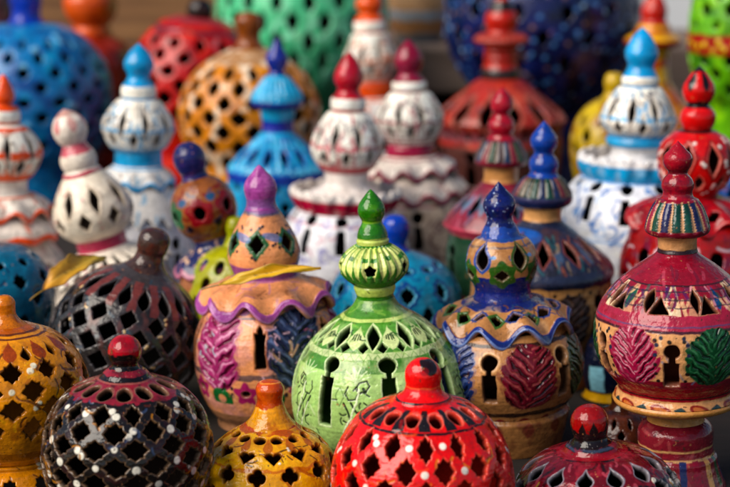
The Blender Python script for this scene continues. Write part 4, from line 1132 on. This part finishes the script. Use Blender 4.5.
L = Lantern('maroon red lantern with double ball tip, striped cap and pink rimmed sloping roof', 500, 1.90, q=.95)
L.part('finial', [(0, 87), (2.5, 89), (8, 95), (11.4, 102), (11, 109), (8.2, 114), (9.5, 117), (13, 122), (13.6, 128), (11.6, 134), (14, 138)], onion('', '#6e1424', .5), '#96202c', rough=.16)
L.part('cap', [(14, 138), (17, 140), (22, 147), (26.4, 155), (27, 160), (25, 164), (17.6, 166)], cap_stripes(['#1a2c48', '#6a1c2a', '#203a2a', '#3a2a30'], 142, 164, 20, '#9a8068'), '#6a1c2a', rough=.2)
L.part('neck', [(17.6, 166), (17, 172), (17, 178), (18, 181)], onion('', '#a06a3c', .5), '#c08a58', rough=.35)
def fn(f):
    f.mottle('#54222e', 12, .0, .5, .7); f.ring(lens(7, 16), 208, 12, 20, '#27334c', off=0); f.rcut(lens(4.2, 13), 208, 12, 16, 0); f.ring(lens(4, 13), 208, 12, 16, '#5a6c84', off=.5)
    f.brushy(['#5a6c84', '#a05060', '#2a2030'], 26, 14, 1.5, 190, 232, a=.6, up=.35)
    f.band(232, 240, '#9c3848', 1.2); f.band(240, 300, '#24422e', 2); f.rcut(keyhole(6, 5, 24), 258, 9, 40, .2); f.leaf(-30, 272, 14, 40, '#24422e', '#5a7a58'); 
L.part('body', [(18, 181), (24, 186), (36, 198), (48, 210), (55, 219), (57, 224), (54, 228), (52, 236), (54, 252), (52, 280), (46, L.gy)], fn, '#7a2634', thick=4, inner='#160a08', rough=.2)

L = Lantern('navy lantern with a striped cap, tan neck and cone roof with red edged slots', 541, 1.74, q=.9)
L.part('finial', [(0, 120.5), (2.5, 123), (9, 131), (13.2, 138), (13, 145), (9.8, 151), (10, 154), (13.6, 159), (15, 165), (13.5, 172), (16, 176)], onion('', '#122a6e', .5), '#1a3a8c', rough=.1)
def fn(f):
    cap_stripes(['#1a3c34', '#1a2648', '#5e262e', '#4a4236', '#262e28'], 178, 199, 22, '#8a7860')(f); f.band(204, 230, '#111a3c', 1)
L.part('cap', [(16, 176), (19.5, 177.5), (25, 184), (29, 191), (30, 197), (28.5, 202), (24, 205.5), (19.6, 206.5)], fn, '#2a2a4c', rough=.18)
def fn(f): f.mottle('#a8683c', 10, .1, .6, .5); f.band(222.5, 240, '#1a1420', .8)
L.part('neck', [(19.6, 206.5), (18.8, 212), (18.8, 217), (20, 220.5)], fn, '#cf9a68', rough=.3)
def fn(f):
    f.shape(ell(26, 13), -48, 240, 34, '#1f4c96', a=.9); f.mottle('#3c3640', 12, .0, .6, .6); f.mottle('#54301f', 14, .2, .6, .5, seed=12)
    for i in range(11):
        th = i * 32.7 - 4
        f.shape(lens(8, 20), th, 255, 24, '#6a302c'); f.cut(lens(5.2, 16.5), th, 255, 20); f.shape(lens(4, 16), th + 16, 256, 20, '#3a4a64'); f.shape(poly([(-3, -14), (3, 16)], 1.2), th + 10, 256, 24, '#7a4a3c')
    f.brushy(['#8a4a30', '#2f5c62', '#7a6a56', '#14161f', '#14161f'], 30, 14, 1.5, 234, 280, a=.6, up=.35)
    f.band(276, 284, '#22283e', 1.5); f.band(290, 400, '#a87c52', 2)
    for th, c in ((20, '#2a1814'), (76, '#2c3a20'), (-40, '#5d1220'), (134, '#2a1814'), (-100, '#2c3a20')): f.leaf(th, 324, 24, 56, c, '#6a5040', n=6)
    for th in (-8, 48, 105, -70): f.cut(keyhole(7, 6, 30), th, 306, 46)
    f.ring(ell(2, 2), 296, 34, 4, '#1d1512'); f.brushy(['#5a3a24', '#2a1a16'], 40, 12, 1.3, 288, 340, a=.6, up=.6)
L.part('body', [(20, 220.5), (23, 223), (34, 231), (48, 242), (61, 252), (70, 262), (72.5, 270), (70, 276), (70, 284), (71, 300), (67, 322), (58, 345), (50, L.gy)], fn, '#20263c', thick=4.4, inner='#120a08', edge='#6a3a30', rough=.2)

L = Lantern('glossy red lantern with black tipped double ball finial and white dots', 692, 1.80, q=.9)
def fn(f): f.band(0, 72, '#140c0e', 1); f.ring(drop(4, 13), 80, 6, 18, '#140c0e', off=.2); f.band(102, 109, '#1d0d10', 1)
L.part('finial', [(0, 65.5), (3, 68), (10, 76), (15.5, 85), (16.2, 93), (13, 101), (10.5, 104.5), (13, 107), (17.4, 113), (18, 119), (15.5, 126), (14, 129)], fn, '#c01a16', rough=.1)
def fn(f):
    f.band(0, 134, '#2c1518', 1); f.mottle('#8e1214', 12, .1, .6, .5)
    f.rcut(lens(6.5, 17), 160, 9, 20, .1, .4); f.ring(lambda x, y: np.abs(lens(9.5, 20)(x, y)) - 1.2, 160, 9, 26, '#7a0f12', off=.1)
    f.rcut(dia(6, 9, .1), 184, 9, 12, .6, .4); f.dots(26, 2.2, '#e6dcd4', 142, 198, h=.8, minF=.4, pair=.7)
L.part('bulb', [(14, 129), (20, 131), (30, 138), (37, 148), (39, 159), (37, 172), (31, 184), (24, 191), (22, 195)], fn, '#b81814', thick=4, inner='#2c0707', edge='#d86a5a', rough=.1)
def fn(f):
    f.mottle('#54141c', 9, .0, .5, .7); f.endband(5, '#a01c24', 1.5, h=.8); f.rcut(dia(7, 7, .1), 216, 10, 12, .2); f.brushy(['#3a2030', '#c04a4a'], 24, 12, 1.6, 198, 236, a=.6, thlim=160, up=.6)
L.part('ruffle_collar', [(22, 195), (30, 197), (44, 202), (57, 210), (66, 219)], fn, '#8c1a22', thick=4, inner='#6a1418', disp=wave(10, 7, 4, 1.), rough=.12, end_round=True)
def fn(f):
    f.band(0, 240, '#a01a20', 2); f.mottle('#3a2440', 10, .1, .5, .6); f.rcut(ell(7, 9), 262, 11, 12, .2, .5); f.strokes(30, 14, 1.4, '#c8b0b8', 244, 290)
    f.rcut(keyhole(7, 6, 30), 288, 9, 46, .4)
L.part('body', [(58, 216), (62, 222), (64, 230), (66, 240), (71, 256), (72, 276), (66, 304), (56, 330), (50, L.gy)], fn, '#94181e', thick=4, inner='#1c0606', rough=.12)

L = Lantern('red lantern with flat disc and wide sloping roof before the dark blue globe', 500, 2.60, q=1.3)
def fn(f): f.band(0, 12, '#1c1412', 2); f.mottle('#8a2418', 10, .2, .6, .5)
L.part('finial', [(0, -6), (5, -4), (9, 2), (12, 8), (16, 15), (16.5, 22), (14, 29), (15, 33)], fn, '#a82a1c', rough=.2)
def fn(f): f.mottle('#7a5a4c', 6, .1, .5, .6); f.flute(30, 1.2, 34, 44, '#4a201c')
L.part('disc', [(15, 33), (20, 33.5), (27, 37), (28.5, 40), (26, 43), (18, 46), (16.5, 49)], fn, '#9c3a30', rough=.3)
def fn(f): f.band(53.5, 55.5, '#5a1a14', .8); f.band(60, 62, '#5a1a14', .8); f.band(69, 84, '#2a1a1a', 1.2)
L.part('neck', [(16.5, 49), (17.6, 51), (16.8, 55), (17.6, 58), (16.5, 63), (18, 66), (20, 72), (20, 78)], fn, '#a82c1e', rough=.2)
def fn(f):
    f.mottle('#6a241e', 14, .0, .6, .5)
    f.brushy(['#6a1c1a', '#c05a48', '#3a1c1c'], 26, 16, 1.8, 84, 140, a=.6, up=.4); f.rcut(lens(6.5, 21), 114, 13, 25, .15); f.rcut(ell(3.4, 3.4), 138, 26, 6); f.ring(lambda x, y: np.abs(lens(9, 25)(x, y)) - 1.2, 114, 13, 29, '#8a5a4c', off=.15, a=.7)
    f.ring(ell(2, 2), 110, 20, 4, '#6a5058'); f.band(134, 144, '#6e3a40', 1.4); f.band(150, 200, '#4a2a26', 2); f.rcut(keyhole(6, 5, 20), 160, 9, 34, .3)
L.part('body', [(20, 78), (26, 82), (38, 92), (52, 103), (62, 112), (66, 119), (63, 124), (61, 132), (62, 150), (58, 180), (52, L.gy)], fn, '#9a2f28', thick=4, inner='#120806', rough=.25)

# ================================================================== BACK ROW
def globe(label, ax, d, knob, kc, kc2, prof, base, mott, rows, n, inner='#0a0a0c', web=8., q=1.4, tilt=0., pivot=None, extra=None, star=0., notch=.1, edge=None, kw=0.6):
    L = Lantern(label, ax, d, q=q, tilt=tilt, pivot=pivot)
    L.part('knob', knob, onion('', kc2, .6), kc, rough=.16)
    def fn(f):
        for i, m_ in enumerate(mott): f.mottle(m_, 11, .05, .5, .75, seed=5 + i * 3)
        if rows: f.lattice(rows, n, web, notch, .2, star)
        if extra: extra(f)
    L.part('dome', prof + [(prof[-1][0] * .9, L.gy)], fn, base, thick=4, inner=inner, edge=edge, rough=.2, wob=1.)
    return L

def ex(f): f.strokes(60, 16, 1.8, '#122c78', 40, 170); f.dots(30, 3.2, '#7ab4d4', 40, 170, minF=.3)
globe('large blue pierced pot lantern with a cobalt knob at the back left', 30, 2.75, [(0, -24), (9, -22), (15, -12), (16, 0), (14, 12), (16, 20), (24, 25)], '#1b3aa6', '#10247a',
      [(22, 23), (34, 25), (52, 34), (68, 50), (79, 72), (83, 98), (80, 124), (70, 148), (58, 164)], '#1f6ca4', ['#3a96c4', '#1a3c80'], [44, 58, 73, 88, 103, 118, 133, 148], 15, extra=ex, web=8.5)
globe('orange ball topped lantern with red collar and dark red cone at the back left', 93, 2.95, [(0, -22), (12, -20), (22, -12), (27, 0), (26, 12), (20, 22), (17, 26), (20, 30), (20, 36)], '#c8581c', '#a83c14',
      [(19, 35), (26, 38), (36, 46), (42, 58), (44, 80), (46, 110), (50, 150)], '#8e2a1c', ['#b03a1c', '#4a1412'], [96, 116, 136], 9)
def ex(f): f.band(0, 24, '#8c3034', 3); f.band(30, 34, '#2c2430', 1.5, a=.8); f.strokes(20, 14, 2, '#b06a70', 30, 130)
globe('scarlet pierced dome lantern with a near black knob, in the back row', 192, 2.72, [(0, -2), (7, -1), (12.5, 5), (13, 12), (11, 18), (16, 22)], '#1c1414', '#3a1414',
      [(15, 16), (24, 17), (40, 25), (54, 42), (62, 66), (64, 92), (60, 118), (50, 142)], '#a8221c', ['#cc3a26', '#5e1a22'], [44, 58, 72, 86, 101, 116, 131], 13, inner='#12080c', web=6.5, extra=ex, tilt=7, pivot=90)
def ex(f): f.band(0, 66, '#a8805c', 5); f.mottle('#e2d2bc', 9, .1, .4, .95, seed=20); f.ring(ell(4, 3), 68, 14, 6, '#c88a3c')
globe('golden ochre lattice dome lantern with cream streaks and a brown knob', 250, 2.52, [(0, 12), (8, 13), (13.5, 19), (13, 28), (11, 36), (13, 44), (20, 50)], '#7c4218', '#50280e',
      [(19, 48), (30, 54), (46, 64), (60, 79), (69, 98), (71, 116), (68, 138), (58, 160)], '#c27a18', ['#d9932a', '#8a4e12'], [74, 89, 104, 119, 134, 149, 164], 14, inner='#1a0e04', web=6, extra=ex, edge='#b06a18')
def ex(f): f.ring(lambda x, y: np.abs(ell(8, 8)(x, y)) - 1.8, 30, 16, 12, '#9ae6c0'); f.ring(lambda x, y: np.abs(ell(8, 8)(x, y)) - 1.8, 66, 16, 12, '#9ae6c0', off=.5)
globe('big mint green lattice globe lantern at the back', 303, 3.10, [(0, -110), (9, -108), (14, -98), (12, -88), (16, -80)], '#3aa070', '#1f6a44',
      [(15, -82), (34, -74), (60, -54), (78, -26), (86, 6), (84, 38), (72, 70), (56, 92), (44, 104)], '#5cb888', ['#8ad8ae', '#3f9a6a'], [-38, -18, 2, 22, 42, 62, 82, 102], 17, inner='#1c1008', web=8.5, extra=ex, star=.0)
def ex(f):
    f.dots(130, 2.2, '#4a74ac', -40, 110, h=.6, minF=0., pair=.3); f.dots(60, 1.9, '#7a5a48', -40, 110, h=.6, minF=0., pair=.2); f.dots(26, 2.2, '#8fb0d0', -40, 110, h=.6, minF=0, pair=.1)
globe('very large midnight blue globe lantern speckled with pale blue and brown', 541, 2.92, [(0, -116), (10, -114), (16, -102), (14, -92), (18, -84)], '#131c4c', '#0b1030',
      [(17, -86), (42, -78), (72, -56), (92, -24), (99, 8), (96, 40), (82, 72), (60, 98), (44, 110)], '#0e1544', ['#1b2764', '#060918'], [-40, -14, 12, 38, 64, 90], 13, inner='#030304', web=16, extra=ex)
def ex(f):
    f.lattice([-22, -6, 10], 11, 7, .1, .2); f.rcut(ell(3.5, 4), 26, 11, 7, .7); f.band(36, 56, '#8e1f14', 2); f.dots(24, 2.6, '#c9b03a', 40, 52, minF=0, pair=.1)
globe('lime green globe lantern with a red band near the right edge', 735, 2.52, [(0, -70), (8, -68), (13, -60), (11, -50), (16, -44)], '#8cc030', '#4a7a18',
      [(15, -46), (28, -40), (41, -22), (49, 6), (50.5, 36), (47, 66), (38, 92), (29, 106)], '#62a01e', ['#8cc436', '#2f6416'], [62, 76, 90, 104], 11, inner='#0c1404', web=7, extra=ex)
globe('yellow dome lantern with brown holes behind the large white lantern', 612, 2.34, [(0, 72), (7, 74), (10, 82), (9, 92), (14, 100)], '#b89a28', '#80681a',
      [(13, 98), (24, 104), (35, 116), (41, 134), (42, 152), (38, 176), (34, 196)], '#a88e22', ['#c0a83a', '#8a4a26'], [122, 138, 154, 170, 188], 9, inner='#1c0c08', web=8)
globe('brown purple dome lantern cut by the top left corner', -8, 3.15, [(0, -52), (7, -50), (10, -42), (12, -34)], '#5a3a40', '#3a2028',
      [(12, -35), (20, -28), (27, -10), (29, 8), (27, 30), (24, 50)], '#6a4248', ['#8a5a58', '#3a2430'], [-4, 12, 28], 9)
L = Lantern('yellow and red ringed lantern standing behind the large white lantern', 651, 2.72, q=1.3)
L.part('finial', [(0, -8), (6, -5), (11, 4), (13, 12), (12, 20), (15, 24)], onion('', '#a8421c', .5), '#b02a1c', rough=.2)
def fn(f): f.band(30, 34, '#b4421c', 1); f.band(41, 55, '#8e2a1c', 1)
L.part('disc', [(15, 24), (17, 28), (19, 33), (26, 37), (29, 41), (26, 45), (17, 48)], fn, '#c9962c', rough=.2)
def fn(f): f.band(60, 68, '#a8421c', 2); f.strokes(20, 10, 1.6, '#7a2a1c', 50, 100)
L.part('neck', [(17, 48), (15.5, 56), (16, 68), (18, 80), (22, 88)], fn, '#c49a30', rough=.2)
def fn(f): f.mottle('#8a2a1c', 10, 0, .5, .8); f.rcut(lens(5, 14), 120, 10, 18)
L.part('body', [(22, 88), (34, 100), (46, 114), (50, 124), (46, 150), (42, L.gy)], fn, '#b0702a', thick=4, inner='#140a06', rough=.2)
L = Lantern('blue and brown banded clay pot on the back shelf', 419, 3.36, q=1.4, name='banded_pot')
L.root.location.z = SZ; L.z0 = SZ
def fn(f): f.band(12, 20, '#7a8894', 2); f.band(24, 30, '#8a5a34', 2); f.band(34, 50, '#54606a', 2)
L.part('pot_wall', [(24, -30), (28, -26), (32, -10), (32.5, 6), (30, 20), (26, 32), (22, 40), (21, 44.)], fn, '#9a7a5c', thick=4, inner='#2a1c14', rough=.4)
L.root['category'] = 'pot'; L.root['group'] = 'painted pottery behind the lanterns'
del L.root['group']
# small pieces glimpsed in the gaps
globe('small navy lantern with a pale blue panel and yellow foot glimpsed between two big ones', 612, 1.68, [(0, 312), (5, 314), (7, 320), (9, 328)], '#141c40', '#0a0e24',
      [(9, 327), (16, 332), (24, 346), (27, 362), (26, 378), (24, 388), (26, 396), (28, 404)], '#0c1228', ['#080c1c'], [], 9, q=1.,
      extra=lambda f: (f.shape(box(8, 13), -38, 381, 17, '#8ec4d4'), f.shape(box(6, 10), 60, 381, 17, '#8ec4d4'), f.band(395, 418, '#c89a1c', 1)))
globe('dark brown glazed dome lantern in the shade between the maroon pedestal and black dome', 623, 1.50, [(0, 390), (6, 391), (10, 396), (10, 403), (14, 409)], '#34180f', '#160a08',
      [(13, 408), (22, 411), (32, 419), (37, 430), (37, 441), (34, 448)], '#3a1a10', ['#5a2a18', '#1a0c0a'], [424, 436], 11, q=.9, web=6)
globe('dark red dome lantern low behind the pedestal of the tall maroon lantern', 742, 1.70, [(0, 318), (6, 320), (9, 328), (12, 338)], '#5a1014', '#300a0c',
      [(11, 337), (24, 344), (36, 360), (41, 380), (40, 398)], '#8a1418', ['#5a0e14'], [366, 380, 394], 10, q=1.)
globe('cobalt blue dome lantern at the right edge behind the glossy red one', 752, 2.15, [(0, 128), (7, 130), (10, 140), (13, 150)], '#1b3a8c', '#0e2054',
      [(12, 149), (26, 156), (37, 172), (41, 194), (42, 216), (40, 250)], '#20559c', ['#c06a7c', '#1a3c80'], [180, 198, 216, 234], 10, q=1.2)

# ================================================================== FALLEN LEAVES
def leaf_material():
    m, N, L, P = node_mat('yellow_leaf')
    at = N.new('ShaderNodeAttribute'); at.attribute_name = 'paint'
    tc = N.new('ShaderNodeTexCoord'); n = N.new('ShaderNodeTexNoise'); n.inputs['Scale'].default_value = 120; n.inputs['Detail'].default_value = 4
    L.new(tc.outputs['Object'], n.inputs['Vector'])
    r = N.new('ShaderNodeMapRange'); r.inputs[3].default_value = .7; r.inputs[4].default_value = 1.2; L.new(n.outputs['Fac'], r.inputs[0])
    v = N.new('ShaderNodeVectorMath'); v.operation = 'SCALE'; L.new(at.outputs['Color'], v.inputs[0]); L.new(r.outputs[0], v.inputs['Scale'])
    L.new(v.outputs['Vector'], P.inputs['Base Color']); P.inputs['Roughness'].default_value = .45
    P.inputs['Transmission Weight'].default_value = 0.
    return m
LEAFM = leaf_material()
def fallen_leaf(label, A, B, halfw, sag, side, col, tipcol, roll):
    """a thin curved leaf blade from A (stalk end) to B (tip), both world points"""
    A, B = Vector(A), Vector(B); mid = (A + B) / 2
    root = bpy.data.objects.new('fallen_leaf', None); COL.objects.link(root); root.location = mid
    tag(root, label, 'leaf', 'fallen yellow leaves')
    ax = (B - A); Ln = ax.length; ax.normalize()
    up = Vector((0, -.55, .83)); up = (Matrix.Rotation(roll, 3, ax) @ up); sd = ax.cross(up).normalized(); up = sd.cross(ax)
    nu, nv = 44, 16; vs, cs = [], []
    for i in range(nu + 1):
        t = i / nu
        w = halfw * (math.sin(math.pi * t ** .85) ** .8) * (1 - .15 * t + .07 * math.sin(17 * t + halfw * 900) + .05 * math.sin(37 * t)) + .0005
        for j in range(nv + 1):
            s = j / nv * 2 - 1
            p = A - mid + ax * (t * Ln) + sd * (s * w + side * math.sin(math.pi * t)) + up * (sag * 4 * t * (1 - t) + abs(s) * w * .45 + .0016 * math.sin(9 * t + 3 * s) + .0011 * s * math.sin(21 * t))
            vs.append(p)
            c = lin(col) * (1 - t) + lin(tipcol) * t
            if abs(s) < .06: c = c * .6 + lin('#e8c860') * .4
            elif abs(((t * 9 + abs(s) * 1.4) % 1) - .5) < .06: c = c * .82
            if abs(s) > .86: c = c * .55 + lin('#5a3210') * .3
            if random.Random(int(i * 31 + j * 7)).random() < .03: c = c * .45
            cs.append((*c, 1))
    fs = [(i * (nv + 1) + j, i * (nv + 1) + j + 1, (i + 1) * (nv + 1) + j + 1, (i + 1) * (nv + 1) + j) for i in range(nu) for j in range(nv)]
    o = plain_mesh('blade', vs, fs, LEAFM, root)
    at = o.data.color_attributes.new('paint', 'FLOAT_COLOR', 'POINT'); at.data.foreach_set('color', np.array(cs, np.float32).ravel())
    for p in o.data.polygons: p.use_smooth = True
    md = o.modifiers.new('thick', 'SOLIDIFY'); md.thickness = .0007
    # stalk
    sv, sf = [], []
    for i in range(7):
        c = A - mid - ax * (.017 * i / 6) - up * (.004 * (i / 6) ** 2)
        for q in range(6): sv.append(c + (sd * math.cos(q * math.pi / 3) + up * math.sin(q * math.pi / 3)) * .0009)
    for i in range(6):
        for q in range(6): sf.append((i * 6 + q, i * 6 + (q + 1) % 6, (i + 1) * 6 + (q + 1) % 6, (i + 1) * 6 + q))
    o2 = plain_mesh('stalk', sv, sf, LEAFM, root)
    at = o2.data.color_attributes.new('paint', 'FLOAT_COLOR', 'POINT'); at.data.foreach_set('color', np.tile(np.array([*lin('#8a6a1c'), 1], np.float32), len(sv)))
def pt(px, py, d): return ((px - 365) * k_of(py, d), d, z_of(py, d))
fallen_leaf('yellow leaf caught on the purple collar of the tan lantern', pt(219, 285, 1.545), pt(321, 268, 1.545), .0056, .005, -.002, '#cfa40c', '#d9a818', .35)
fallen_leaf('ochre leaf lying between the cream lantern and the smoky lattice dome', pt(44, 290, 1.60), pt(106, 257, 1.66), .0115, .004, -.004, '#cf8f1e', '#a08a28', .2)
